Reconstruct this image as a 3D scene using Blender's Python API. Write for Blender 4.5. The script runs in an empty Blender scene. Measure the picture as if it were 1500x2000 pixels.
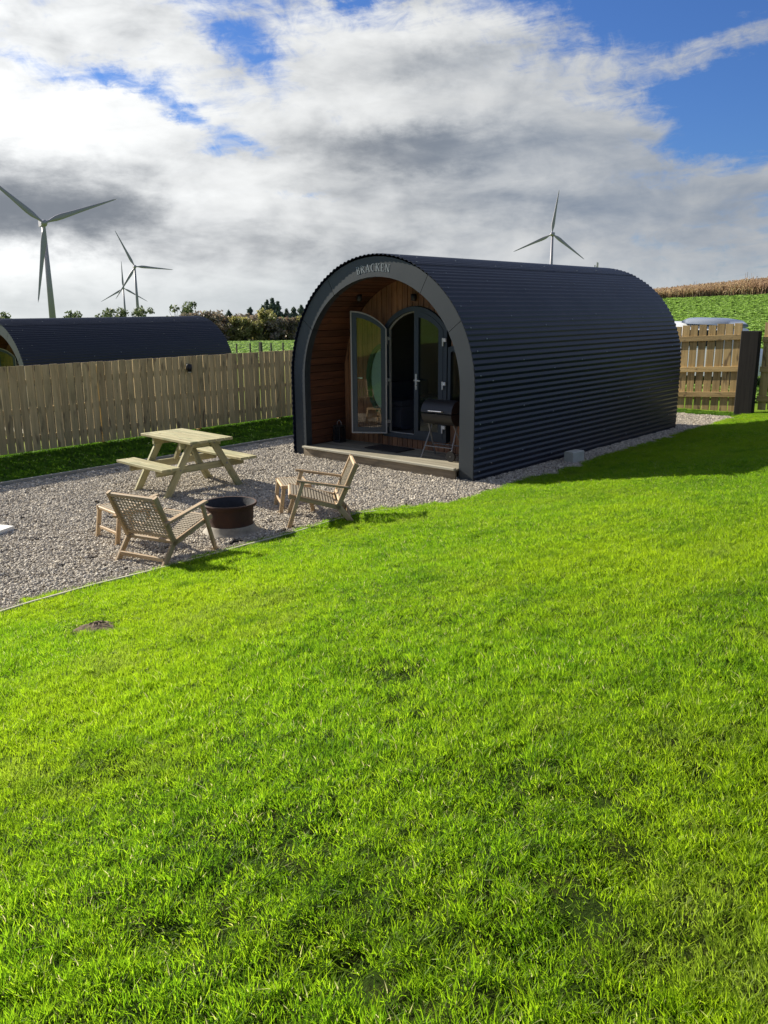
import bpy, math, random
import numpy as np
from mathutils import Matrix, Vector
rnd = random.Random(7)
nprng = np.random.default_rng(11)
R_ = math.radians
scene = bpy.context.scene
COL = scene.collection

# ------------------------------------------------------------------ camera
cam_d = bpy.data.cameras.new('camera'); cam = bpy.data.objects.new('camera', cam_d); COL.objects.link(cam)
cam_d.sensor_fit = 'VERTICAL'; cam_d.sensor_height = 24.0; cam_d.lens = 19.32
cam_d.clip_start = 0.05; cam_d.clip_end = 9000
RW = np.array([[0.7600745854137476, 0.15127525513595885, -0.6319829284020816],
               [0.6498010989459079, -0.18698501828822658, 0.7367463164105011],
               [-0.006719852439633757, -0.9706453523915427, -0.2404213872846744]])
CAMZ = 2.6055
_m = Matrix.Identity(4)
for r in range(3):
    _m[r][0] = RW[r, 0]; _m[r][1] = -RW[r, 1]; _m[r][2] = -RW[r, 2]
_m[2][3] = CAMZ
cam.matrix_world = _m
scene.camera = cam

# ------------------------------------------------------------------ sun, world, exposure
LIGHT_DIR = Vector((1.9, 0.24, -1.0)).normalized()          # the way the light travels
SUN_EL = math.asin(-LIGHT_DIR.z)
SUN_AZ = math.atan2(-LIGHT_DIR.x, -LIGHT_DIR.y)              # from +Y towards +X
sd = bpy.data.lights.new('sun', 'SUN'); sun = bpy.data.objects.new('sun', sd); COL.objects.link(sun)
sd.energy = 5.0; sd.angle = R_(0.6); sd.color = (1.0, 0.93, 0.80)
sun.rotation_euler = LIGHT_DIR.to_track_quat('-Z', 'Y').to_euler()
sun.location = (-40, -6, 30)
scene.view_settings.view_transform = 'Standard'
scene.view_settings.look = 'None'
scene.view_settings.exposure = 0.95
scene.view_settings.gamma = 1.0
scene.view_settings.use_curve_mapping = False
scene.cycles.use_denoising = True
scene.cycles.max_bounces = 8
scene.cycles.transparent_max_bounces = 8
scene.cycles.sample_clamp_indirect = 6.0


class X:
    """tiny expression builder over math nodes"""
    nt = None
    def __init__(s, v): s.v = v
    @staticmethod
    def op(kind, *a, clamp=False):
        n = X.nt.nodes.new('ShaderNodeMath'); n.operation = kind; n.use_clamp = clamp
        for i, q in enumerate(a):
            q = q.v if isinstance(q, X) else q
            if isinstance(q, (int, float)): n.inputs[i].default_value = q
            else: X.nt.links.new(q, n.inputs[i])
        return X(n.outputs[0])
    def __add__(s, o): return X.op('ADD', s, o)
    __radd__ = __add__
    def __sub__(s, o): return X.op('SUBTRACT', s, o)
    def __rsub__(s, o): return X.op('SUBTRACT', o, s)
    def __mul__(s, o): return X.op('MULTIPLY', s, o)
    __rmul__ = __mul__
    def __truediv__(s, o): return X.op('DIVIDE', s, o)
    def clamp(s): return X.op('ADD', s, 0.0, clamp=True)


def smooth(x, a, b):
    n = X.nt.nodes.new('ShaderNodeMapRange'); n.interpolation_type = 'SMOOTHSTEP'
    X.nt.links.new(x.v, n.inputs[0]); n.inputs[1].default_value = a; n.inputs[2].default_value = b
    n.inputs[3].default_value = 0; n.inputs[4].default_value = 1
    return X(n.outputs[0])


def mixc(fac, a, b):
    n = X.nt.nodes.new('ShaderNodeMix'); n.data_type = 'RGBA'
    for sock, q in ((n.inputs[0], fac), (n.inputs[6], a), (n.inputs[7], b)):
        q = q.v if isinstance(q, X) else q
        if isinstance(q, (int, float)): sock.default_value = q
        elif isinstance(q, tuple): sock.default_value = (*q[:3], 1)
        else: X.nt.links.new(q, sock)
    return n.outputs[2]


def comb(x, y, z):
    n = X.nt.nodes.new('ShaderNodeCombineXYZ')
    for i, q in enumerate((x, y, z)):
        q = q.v if isinstance(q, X) else q
        if isinstance(q, (int, float)): n.inputs[i].default_value = q
        else: X.nt.links.new(q, n.inputs[i])
    return n.outputs[0]


def noise(vec, scale, detail=4, rough=0.5, dist=0.0, lac=2.0, color=False):
    n = X.nt.nodes.new('ShaderNodeTexNoise')
    n.inputs['Scale'].default_value = scale; n.inputs['Detail'].default_value = detail
    n.inputs['Roughness'].default_value = rough; n.inputs['Distortion'].default_value = dist
    n.inputs['Lacunarity'].default_value = lac
    if vec is not None: X.nt.links.new(vec, n.inputs['Vector'])
    return n.outputs['Color'] if color else X(n.outputs['Fac'])


world = bpy.data.worlds.new('World'); scene.world = world; world.use_nodes = True
nt = world.node_tree; nt.nodes.clear(); X.nt = nt
sky = nt.nodes.new('ShaderNodeTexSky'); sky.sky_type = 'NISHITA'; sky.sun_disc = False
sky.sun_elevation = SUN_EL; sky.sun_rotation = SUN_AZ; sky.air_density = 1.0; sky.dust_density = 0.6; sky.ozone_density = 2.0
tc = nt.nodes.new('ShaderNodeTexCoord')
sp = nt.nodes.new('ShaderNodeSeparateXYZ'); nt.links.new(tc.outputs['Generated'], sp.inputs[0])
dx, dy, dz = (X(sp.outputs[i]) for i in range(3))
dzp = X.op('MAXIMUM', dz, 0.0)
den = dzp + 0.10
# cloud sheet: directions meet a layer overhead, so clouds flatten towards the horizon
P = comb(dx / den, dy / den, 0.0)
P2 = comb(dx / den + 0.9, dy / den + 3.1, 5.0)
PF = comb(dx / (dzp + 0.05) * 1.0, dy / (dzp + 0.05), 9.0)
az = X.op('ARCTAN2', dx, dy) * 57.29578
el = X.op('ARCSINE', dz) * 57.29578


def blob(a0, e0, sa, se, amp, rot=0.0):
    u = az + WARPA - a0; v = el + WARPE - e0
    if rot:
        c_, s_ = math.cos(R_(rot)), math.sin(R_(rot)); u, v = u * c_ + v * s_, v * c_ - u * s_
    a = u / sa; e = v / se
    return X.op('EXPONENT', (a * a + e * e) * -1.0) * amp


wn = noise(comb(az * 0.13, el * 0.26, 0.0), 1.0, 9, 0.66, color=True)
ws = nt.nodes.new('ShaderNodeSeparateColor'); nt.links.new(wn, ws.inputs[0])
WARPA = (X(ws.outputs[0]) - 0.5) * 8.0
WARPE = (X(ws.outputs[1]) - 0.5) * 4.5
def billows(da, de): return noise(comb((az + da) * 0.17, (el + de) * 0.33, 2.0), 1.0, 8, 0.55, 0.3)
billow = billows(0, 0)
relief = billow - billows(-1.1, 0.65)            # lit flanks towards the sun, grey ones away from it
# streaks lean and spread from the horizon; billows are rounder
wisp = noise(comb(az * 0.075 + el * 0.08, el * 0.50 + az * 0.05, 7.0), 1.0, 10, 0.6, 1.2)
streak = noise(comb(az * 0.05 + el * 0.10, el * 1.1 - az * 0.16, 3.0), 1.0, 9, 0.62, 0.8)
fine = noise(comb(az * 0.6, el * 0.9, 4.0), 1.0, 10, 0.66, 0.8)
cover = (0.47 + (billow - 0.5) * 0.75 + (wisp - 0.5) * 0.55 + (fine - 0.5) * 0.75 + (streak - 0.5) * 0.60
         + blob(-37, 13.0, 9.0, 5.0, 0.60)
         + blob(-62, 7.0, 14, 8, 0.55)
         + blob(-32, 6.0, 18, 4.5, 0.50)
         + blob(-52, 4.5, 16, 3.5, 0.40)
         + blob(-57, 15, 9, 4, 0.34)
         - blob(-18.5, 11.6, 4.6, 2.4, 1.0)
         - blob(-24, 17.4, 7, 2.0, 0.85)
         - blob(-43.5, 18.7, 5.0, 0.8, 0.75)
         - blob(-48.8, 15.6, 3.0, 1.8, 0.50, -35)
         - blob(-58.5, 13.6, 5.5, 0.9, 0.50, -4)
         - blob(-53.0, 11.6, 5.2, 0.7, 0.52, -20)
         - blob(-50.8, 9.6, 2.6, 0.8, 0.45)
         - blob(-45.3, 6.9, 3.0, 0.45, 0.50)
         + blob(-40, 0.5, 60, 1.6, 0.5)
         - blob(-19, 9.8, 5, 0.8, 0.25)
         + blob(-19.0, 14.6, 5.5, 1.0, 0.42, 16))
mask = smooth(cover, 0.20, 0.80)
thick = ((billow - 0.5) * 0.85 + (fine - 0.5) * 0.30 + (wisp - 0.5) * 0.35 + (streak - 0.5) * 0.45 - relief * 1.5
         + blob(-38.0, 10.0, 7.0, 1.5, 0.86)
         + blob(-36.5, 14.9, 4.5, 1.3, 0.36)
         + blob(-30.0, 12.5, 3.0, 2.6, 0.14)
         + blob(-62.0, 6.2, 6.4, 2.4, 0.92)
         + blob(-57.2, 5.6, 3.0, 1.2, 0.36)
         + blob(-33, 6.6, 10, 1.5, 0.40)
         + blob(-44, 3.4, 9, 1.5, 0.34)
         + blob(-21, 5.6, 9, 3.0, 0.42)
         + blob(-26, 9.0, 6, 2.0, 0.16)
         - blob(-42, 12.8, 5.0, 1.4, 0.32)
         - blob(-40, 16.8, 6.5, 0.9, 0.34)
         - blob(-60, 11.0, 9.0, 2.2, 0.45)
         - blob(-50, 7.2, 4.0, 1.4, 0.25)
         - blob(-62, 2.6, 8.0, 1.0, 0.40))
shade = smooth(thick, -0.48, 0.95)
glow = X.op('EXPONENT', ((az + 78.0) / 30.0) * ((az + 78.0) / 30.0) * -1.0)       # clouds nearer the sun are brighter
silver = (0.385 + glow * 0.26) * (0.74 + fine * 0.20 + streak * 0.34) - smooth(az, -36.0, -16.0) * 0.10
bright = comb(silver * 0.985, silver * 1.0, silver * 1.0)
dark = mixc(smooth(az, -48.0, -22.0), (0.115, 0.128, 0.148), (0.120, 0.147, 0.190))
ccol = mixc(shade, bright, dark)
# towards the horizon the cloud base goes to a pale grey blue
hz = smooth(el, 4.0, 0.0)
ccol = mixc(hz * 0.55, ccol, comb(0.27 + glow * 0.08, 0.30 + glow * 0.07, 0.325 + glow * 0.04))
scl = nt.nodes.new('ShaderNodeVectorMath'); scl.operation = 'SCALE'
nt.links.new(ccol, scl.inputs[0]); scl.inputs['Scale'].default_value = 10.0
blue = nt.nodes.new('ShaderNodeVectorMath'); blue.operation = 'MULTIPLY'
nt.links.new(sky.outputs[0], blue.inputs[0]); blue.inputs[1].default_value = (0.215, 0.345, 0.60)
final = mixc(mask, blue.outputs[0], scl.outputs[0])
bg = nt.nodes.new('ShaderNodeBackground'); bg.inputs['Strength'].default_value = 0.1
nt.links.new(final, bg.inputs['Color'])
wo = nt.nodes.new('ShaderNodeOutputWorld'); nt.links.new(bg.outputs[0], wo.inputs[0])

# ------------------------------------------------------------------ materials
def new_mat(name):
    m = bpy.data.materials.new(name); m.use_nodes = True
    t = m.node_tree; t.nodes.clear(); X.nt = t
    o = t.nodes.new('ShaderNodeOutputMaterial')
    b = t.nodes.new('ShaderNodeBsdfPrincipled'); t.links.new(b.outputs[0], o.inputs[0])
    return m, t, b, o


def put(t, val, sock):
    val = val.v if isinstance(val, X) else val
    if isinstance(val, (int, float)): sock.default_value = val
    elif isinstance(val, tuple): sock.default_value = (*val[:3], 1)
    else: t.links.new(val, sock)


def bump(t, b, h, strength=0.3, dist=0.01):
    n = t.nodes.new('ShaderNodeBump'); n.inputs['Strength'].default_value = strength; n.inputs['Distance'].default_value = dist
    put(t, h, n.inputs['Height']); t.links.new(n.outputs[0], b.inputs['Normal'])


def objco(t):
    return t.nodes.new('ShaderNodeTexCoord').outputs['Object']


def mapped(t, vec, scale, off=None):
    n = t.nodes.new('ShaderNodeMapping'); n.inputs['Scale'].default_value = scale
    t.links.new(vec, n.inputs[0])
    if off is not None: t.links.new(off, n.inputs['Location'])
    return n.outputs[0]


def randoff(t, k=37.0):
    oi = t.nodes.new('ShaderNodeObjectInfo')
    r = X(oi.outputs['Random'])
    return comb(r * k, r * (k * 1.7), r * (k * 0.6)), r


def wood(name, c1, c2, knot=None, rough=0.75, var=0.35, grain=(1.2, 22, 22), weather=None, bumps=0.25):
    """grain runs along local X of every board"""
    m, t, b, o = new_mat(name)
    off, r = randoff(t)
    v = mapped(t, objco(t), grain, off)
    g = noise(v, 1.0, 6, 0.6, 0.6)
    g2 = noise(mapped(t, objco(t), (1.1, 3.0, 3.0), off), 1.0, 3, 0.5)
    f = smooth(g * 0.7 + g2 * 0.3, 0.32, 0.66)
    col = mixc(f, c1, c2)
    if knot is not None:
        kn = noise(mapped(t, objco(t), (4.5, 9, 9), off), 1.0, 2, 0.5)
        col = mixc(smooth(kn, 0.60, 0.72) * 0.75, col, knot)
    if weather is not None:
        wv = noise(mapped(t, objco(t), (2.0, 5, 5), off), 1.0, 5, 0.6)
        col = mixc(smooth(wv, 0.45, 0.7) * 0.75, col, weather)
    hs = t.nodes.new('ShaderNodeHueSaturation')
    put(t, 1.0 - var / 2 + r * var, hs.inputs['Value']); t.links.new(col, hs.inputs['Color'])
    t.links.new(hs.outputs[0], b.inputs['Base Color'])
    b.inputs['Roughness'].default_value = rough
    bump(t, b, g, bumps, 0.004)
    return m


def paint(name, col, rough=0.5, metal=0.0, var=0.12, scale=6.0, spec=0.5, bumps=0.0, dirt=None):
    m, t, b, o = new_mat(name)
    n = noise(objco(t), scale, 5, 0.6)
    c = mixc(n, tuple(q * (1 - var) for q in col), tuple(min(1, q * (1 + var)) for q in col))
    if dirt is not None:
        d = noise(objco(t), scale * 0.6, 6, 0.65)
        c = mixc(smooth(d, 0.5, 0.75) * 0.6, c, dirt)
    t.links.new(c, b.inputs['Base Color'])
    put(t, n * 0.16 + (rough - 0.08), b.inputs['Roughness'])
    b.inputs['Metallic'].default_value = metal
    b.inputs['Specular IOR Level'].default_value = spec
    if bumps: bump(t, b, n, bumps, 0.01)
    return m


M = {}
M['picket'] = wood('fence_timber', (0.40, 0.295, 0.135), (0.66, 0.51, 0.255), knot=(0.10, 0.065, 0.035), var=0.4, weather=(0.36, 0.29, 0.135))
M['picket_gold'] = wood('gold_fence_timber', (0.31, 0.205, 0.075), (0.52, 0.37, 0.16), knot=(0.10, 0.06, 0.03), var=0.45)
M['table'] = wood('treated_pine', (0.27, 0.24, 0.115), (0.48, 0.43, 0.235), knot=(0.15, 0.12, 0.055), var=0.25, weather=(0.21, 0.23, 0.11))
M['teak'] = wood('pale_teak', (0.32, 0.205, 0.10), (0.53, 0.38, 0.215), var=0.2, rough=0.65, weather=(0.36, 0.29, 0.19))
M['cord'] = wood('seat_cord', (0.24, 0.20, 0.14), (0.35, 0.30, 0.22), var=0.1, rough=0.9, grain=(60, 60, 60))
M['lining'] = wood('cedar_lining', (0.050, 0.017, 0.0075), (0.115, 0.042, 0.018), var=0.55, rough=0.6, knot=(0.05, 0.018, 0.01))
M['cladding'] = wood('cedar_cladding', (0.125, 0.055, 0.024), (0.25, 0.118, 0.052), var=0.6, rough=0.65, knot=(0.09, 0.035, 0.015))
M['deck'] = wood('deck_timber', (0.17, 0.15, 0.105), (0.30, 0.265, 0.19), var=0.4, rough=0.8, weather=(0.15, 0.15, 0.10))
M['nosing'] = wood('pale_deck_edge', (0.26, 0.24, 0.18), (0.40, 0.375, 0.29), var=0.05, rough=0.7)
M['fascia'] = wood('deck_fascia_timber', (0.17, 0.135, 0.09), (0.30, 0.245, 0.17), var=0.1, weather=(0.12, 0.10, 0.07))
M['edging'] = wood('edging_board_timber', (0.38, 0.34, 0.26), (0.52, 0.48, 0.38), var=0.15, rough=0.85)
M['grey_edging'] = wood('grey_edging_timber', (0.26, 0.25, 0.21), (0.38, 0.36, 0.31), var=0.15, rough=0.85)
M['sleeper'] = wood('dark_sleeper_timber', (0.008, 0.0065, 0.005), (0.022, 0.018, 0.014), var=0.1, rough=0.95)
M['far_post'] = wood('weathered_post', (0.07, 0.06, 0.045), (0.13, 0.115, 0.09), var=0.3, rough=0.9)
M['roof'] = paint('navy_steel', (0.0050, 0.0092, 0.0225), rough=0.38, var=0.18, scale=1.2, spec=0.42, dirt=(0.012, 0.015, 0.021))
M['anthracite'] = paint('anthracite_paint', (0.025, 0.033, 0.040), rough=0.48, var=0.08, scale=1.5)
M['doorframe'] = paint('slate_blue_frame', (0.022, 0.034, 0.048), rough=0.4, var=0.06)
M['greentint'] = paint('reflection_tint_frame', (0.018, 0.060, 0.026), rough=0.45, var=0.08)  # green reflection tint put into the frame colour
M['sky_panel'] = paint('painted_sky_reflection', (0.42, 0.50, 0.44), rough=0.8, var=0.05)  # pale colour stands in for sky reflected in the window
M['seal'] = paint('grey_door_edge', (0.30, 0.29, 0.27), rough=0.5, var=0.08)
M['letter'] = paint('pale_lettering', (0.22, 0.255, 0.27), rough=0.5, var=0.05)
M['chrome'] = paint('brushed_steel', (0.72, 0.72, 0.72), rough=0.28, metal=0.9, var=0.05)
M['whiteplastic'] = paint('white_plastic', (0.78, 0.79, 0.80), rough=0.4, var=0.04)
M['screw'] = paint('pale_screw_cap', (0.26, 0.28, 0.30), rough=0.4, var=0.05)
M['blackmetal'] = paint('black_enamel', (0.016, 0.016, 0.017), rough=0.5, var=0.2)
M['greymetal'] = paint('grey_tube_steel', (0.20, 0.20, 0.20), rough=0.45, metal=0.2, var=0.1)
M['rubber'] = paint('black_rubber', (0.014, 0.013, 0.012), rough=0.85, var=0.25, scale=30)
M['mat'] = paint('dark_coir', (0.022, 0.016, 0.012), rough=0.95, var=0.4, scale=60, bumps=0.4)
M['rust'] = paint('rusty_steel', (0.048, 0.018, 0.009), rough=0.8, var=0.45, scale=9, bumps=0.3, dirt=(0.035, 0.018, 0.012))
M['palering'] = paint('worn_pale_ring', (0.29, 0.26, 0.21), rough=0.8, var=0.35, scale=9, bumps=0.3, dirt=(0.10, 0.07, 0.05))
M['ash'] = paint('charcoal_ash', (0.028, 0.029, 0.032), rough=0.95, var=0.6, scale=24, bumps=0.6)
M['concrete'] = paint('pale_concrete', (0.46, 0.46, 0.40), rough=0.9, var=0.15, scale=10, bumps=0.2, dirt=(0.26, 0.28, 0.23))
M['board'] = paint('white_board', (0.80, 0.79, 0.74), rough=0.6, var=0.04)
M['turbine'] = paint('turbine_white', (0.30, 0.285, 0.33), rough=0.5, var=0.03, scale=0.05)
M['vanwhite'] = paint('white_car_paint', (0.74, 0.75, 0.75), rough=0.3, var=0.03)
M['vansilver'] = paint('silver_roof_paint', (0.34, 0.38, 0.44), rough=0.28, metal=0.35, var=0.05)
M['bark'] = paint('dark_bark', (0.05, 0.04, 0.03), rough=0.95, var=0.4, scale=2)
M['stalk'] = paint('mast_steel', (0.25, 0.26, 0.27), rough=0.5, var=0.1, scale=0.2)
M['wire'] = paint('fence_wire', (0.2, 0.2, 0.2), rough=0.5, metal=0.6)
M['inside'] = paint('dim_interior_wall', (0.16, 0.15, 0.14), rough=0.7, var=0.1)
M['sofa'] = paint('dark_fabric', (0.07, 0.075, 0.10), rough=0.95, var=0.3, scale=20)


def glass(name, tint=(0.9, 0.95, 0.93)):
    m, t, b, o = new_mat(name)
    tr = t.nodes.new('ShaderNodeBsdfTransparent'); tr.inputs[0].default_value = (*tint, 1)
    gl = t.nodes.new('ShaderNodeBsdfGlossy'); gl.inputs['Roughness'].default_value = 0.01; gl.inputs[0].default_value = (1, 1, 1, 1)
    geo = t.nodes.new('ShaderNodeNewGeometry')
    dt = t.nodes.new('ShaderNodeVectorMath'); dt.operation = 'DOT_PRODUCT'
    t.links.new(geo.outputs['Incoming'], dt.inputs[0]); t.links.new(geo.outputs['Normal'], dt.inputs[1])
    c1 = 1.0 - X.op('ABSOLUTE', X(dt.outputs['Value']))
    k = (0.065 + X.op('POWER', c1, 5.0) * 0.9) * (1.0 - X(geo.outputs['Backfacing']))
    mx = t.nodes.new('ShaderNodeMixShader'); t.links.new(k.v, mx.inputs[0])
    t.links.new(tr.outputs[0], mx.inputs[1]); t.links.new(gl.outputs[0], mx.inputs[2])
    t.nodes.remove(b); t.links.new(mx.outputs[0], o.inputs[0])
    return m


M['glass'] = glass('door_glass')
M['vanglass'] = paint('dark_vehicle_glass', (0.012, 0.014, 0.016), rough=0.12, var=0.05)
M['lens'] = paint('lamp_lens', (0.65, 0.66, 0.62), rough=0.2)


def leafy(name, cols, trans=0.4, rough=0.55, patch=None, patch_scale=0.6, tcol=1.5, tinted=False, lush=None):
    """blades and leaves: colour per island, broad dry or lush patches over the ground"""
    m, t, b, o = new_mat(name)
    geo = t.nodes.new('ShaderNodeNewGeometry')
    r = X(geo.outputs['Random Per Island'])
    if tinted:
        at = t.nodes.new('ShaderNodeAttribute'); at.attribute_name = 'tint'; r = X(at.outputs['Fac'])
    ramp = t.nodes.new('ShaderNodeValToRGB'); t.links.new(r.v, ramp.inputs[0])
    e = ramp.color_ramp.elements
    while len(e) > 1: e.remove(e[-1])
    for i, (p, c) in enumerate(cols):
        q = e[0] if i == 0 else e.new(p)
        q.position = p; q.color = (*c, 1)
    col = ramp.outputs[0]
    if patch is not None:
        pn = noise(geo.outputs['Position'], patch_scale, 4, 0.6)
        col = mixc(smooth(pn, 0.42, 0.68) * 0.6, col, patch)
    if lush is not None:
        ln = noise(geo.outputs['Position'], 2.4, 5, 0.65)
        col = mixc(smooth(ln, 0.50, 0.72) * 0.6, col, lush)
        l2 = noise(geo.outputs['Position'], 0.9, 6, 0.7)
        col = mixc(smooth(l2, 0.55, 0.70) * 0.5, col, (0.15, 0.20, 0.035))
    t.links.new(col, b.inputs['Base Color']); b.inputs['Roughness'].default_value = rough
    b.inputs['Specular IOR Level'].default_value = 0.35
    tl = t.nodes.new('ShaderNodeBsdfTranslucent')
    tm = t.nodes.new('ShaderNodeVectorMath'); tm.operation = 'SCALE'; t.links.new(col, tm.inputs[0]); tm.inputs['Scale'].default_value = tcol
    t.links.new(tm.outputs[0], tl.inputs[0])
    mx = t.nodes.new('ShaderNodeMixShader'); mx.inputs[0].default_value = trans
    t.links.new(b.outputs[0], mx.inputs[1]); t.links.new(tl.outputs[0], mx.inputs[2])
    t.links.new(mx.outputs[0], o.inputs[0])
    return m


M['grass'] = leafy('lawn_blade', [(0, (0.034, 0.088, 0.006)), (0.3, (0.082, 0.185, 0.006)), (0.65, (0.160, 0.290, 0.008)), (0.955, (0.27, 0.385, 0.014)), (0.968, (0.36, 0.33, 0.15)), (1.0, (0.42, 0.38, 0.22))],
                   trans=0.66, patch=(0.26, 0.35, 0.008), patch_scale=0.45, tinted=True, lush=(0.04, 0.115, 0.005), tcol=1.8)
M['strip_grass'] = leafy('strip_blade', [(0, (0.03, 0.10, 0.005)), (0.6, (0.075, 0.18, 0.008)), (1, (0.16, 0.27, 0.015))], trans=0.5, patch=(0.03, 0.08, 0.006), patch_scale=1.6, tinted=True)
M['crop'] = leafy('crop_leaf', [(0, (0.12, 0.21, 0.03)), (0.6, (0.20, 0.33, 0.06)), (1, (0.30, 0.42, 0.13))], trans=0.45)
M['dry'] = leafy('dry_stalk', [(0, (0.22, 0.135, 0.075)), (0.4, (0.36, 0.25, 0.135)), (0.85, (0.48, 0.38, 0.21)), (1, (0.25, 0.26, 0.10))], trans=0.3,
                 patch=(0.26, 0.14, 0.09), patch_scale=0.25)
M['conifer'] = leafy('conifer_needles', [(0, (0.07, 0.105, 0.08)), (1, (0.14, 0.18, 0.13))], trans=0.15)
M['olive'] = leafy('olive_leaves', [(0, (0.15, 0.16, 0.05)), (0.6, (0.28, 0.27, 0.09)), (1, (0.40, 0.34, 0.13))], trans=0.3)
M['brown'] = leafy('bare_twigs', [(0, (0.14, 0.13, 0.10)), (0.7, (0.25, 0.21, 0.155)), (1, (0.38, 0.26, 0.17))], trans=0.2)
M['green'] = leafy('dull_green_leaves', [(0, (0.06, 0.09, 0.04)), (1, (0.14, 0.17, 0.07))], trans=0.3)


def ground_mat(name, a, b_, c=None, scale=3.0, rough=0.95, bs=0.4):
    m, t, b, o = new_mat(name)
    geo = t.nodes.new('ShaderNodeNewGeometry'); p = geo.outputs['Position']
    n = noise(p, scale, 8, 0.65); n2 = noise(p, scale * 0.12, 4, 0.5)
    col = mixc(smooth(n, 0.3, 0.7), a, b_)
    if c is not None: col = mixc(smooth(n2, 0.45, 0.65) * 0.7, col, c)
    t.links.new(col, b.inputs['Base Color']); b.inputs['Roughness'].default_value = rough; b.inputs['Specular IOR Level'].default_value = 0.08
    bump(t, b, n, bs, 0.02)
    return m


M['soil'] = ground_mat('lawn_soil', (0.012, 0.022, 0.003), (0.026, 0.050, 0.004), (0.030, 0.030, 0.008), 60, bs=1.0)
M['bare'] = ground_mat('bare_soil', (0.11, 0.085, 0.06), (0.20, 0.155, 0.11), None, 22)
M['terrain'] = ground_mat('pasture', (0.095, 0.165, 0.012), (0.16, 0.235, 0.018), (0.17, 0.19, 0.04), 0.35, bs=1.0)
M['gravelbase'] = ground_mat('gravel_bed', (0.09, 0.075, 0.058), (0.19, 0.16, 0.125), None, 30)

# pebbles
m, t, b, o = new_mat('pebble')
geo = t.nodes.new('ShaderNodeNewGeometry')
ramp = t.nodes.new('ShaderNodeValToRGB'); t.links.new(geo.outputs['Random Per Island'], ramp.inputs[0])
e = ramp.color_ramp.elements
for i, (p, c) in enumerate([(0, (0.19, 0.17, 0.145)), (0.3, (0.35, 0.305, 0.24)), (0.55, (0.46, 0.405, 0.315)), (0.75, (0.38, 0.35, 0.30)), (0.9, (0.62, 0.545, 0.42)), (1, (0.72, 0.66, 0.55))]):
    q = e[i] if i < 2 else e.new(p)
    q.position = p; q.color = (*c, 1)
t.links.new(ramp.outputs[0], b.inputs['Base Color']); b.inputs['Roughness'].default_value = 0.8
M['pebble'] = m

# ------------------------------------------------------------------ mesh helpers
class MB:
    def __init__(s): s.v = []; s.f = []; s.smooth = False
    def add(s, vs, fs):
        k = len(s.v); s.v += [tuple(q) for q in vs]; s.f += [tuple(i + k for i in f) for f in fs]
    def box(s, cx, cy, cz, sx, sy, sz, ch=0.0, M4=None):
        vs, fs = box_geo(sx, sy, sz, ch)
        vs = [Vector(q) for q in vs]
        if M4 is not None: vs = [M4 @ q for q in vs]
        s.add([(q.x + cx, q.y + cy, q.z + cz) for q in vs], fs)
    def beam(s, p0, p1, w, h, up=(0, 0, 1), ch=0.0):
        L, mt = beam_frame(p0, p1, up); vs, fs = box_geo(L, w, h, ch)
        s.add([mt @ Vector(q) for q in vs], fs)
    def tube(s, pts, r, n=8, cap=True):
        pts = [Vector(p) for p in pts]; rings = []
        rr = r if isinstance(r, (list, tuple)) else [r] * len(pts)
        prev = None
        for i, p in enumerate(pts):
            d = (pts[min(i + 1, len(pts) - 1)] - pts[max(i - 1, 0)]).normalized()
            if prev is None:
                a = Vector((0, 0, 1)) if abs(d.z) < 0.9 else Vector((1, 0, 0))
                u = d.cross(a).normalized()
            else: u = (prev - d * prev.dot(d)).normalized()
            prev = u; w = d.cross(u)
            rings.append([p + (u * math.cos(2 * math.pi * k / n) + w * math.sin(2 * math.pi * k / n)) * rr[i] for k in range(n)])
        vs = [q for ring in rings for q in ring]; fs = []
        for i in range(len(rings) - 1):
            for k in range(n):
                fs.append((i * n + k, i * n + (k + 1) % n, (i + 1) * n + (k + 1) % n, (i + 1) * n + k))
        if cap:
            fs.append(tuple(range(n - 1, -1, -1))); fs.append(tuple((len(rings) - 1) * n + k for k in range(n)))
        s.add(vs, fs)
    def lathe(s, prof, n=40, c=(0, 0, 0)):
        vs = []; fs = []; m_ = len(prof)
        for k in range(n):
            a = 2 * math.pi * k / n
            vs += [(c[0] + r * math.cos(a), c[1] + r * math.sin(a), c[2] + z) for r, z in prof]
        for k in range(n):
            for i in range(m_ - 1):
                k2 = (k + 1) % n
                fs.append((k * m_ + i, k2 * m_ + i, k2 * m_ + i + 1, k * m_ + i + 1))
        s.add(vs, fs)
    def prism(s, poly, y0, y1):
        """polygon in x,z extruded along y; winding any"""
        n = len(poly)
        vs = [(x, y0, z) for x, z in poly] + [(x, y1, z) for x, z in poly]
        fs = [tuple(range(n)), tuple(range(2 * n - 1, n - 1, -1))]
        for i in range(n):
            j = (i + 1) % n
            fs.append((i, i + n, j + n, j))
        s.add(vs, fs)
    def mesh(s, name):
        me = bpy.data.meshes.new(name); me.from_pydata(s.v, [], s.f); me.update()
        if s.smooth:
            me.polygons.foreach_set('use_smooth', [True] * len(me.polygons))
        return me
    def build(s, name, mat, parent=None, mw=None):
        return mk(name, s.mesh(name), mat, parent, mw)


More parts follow.
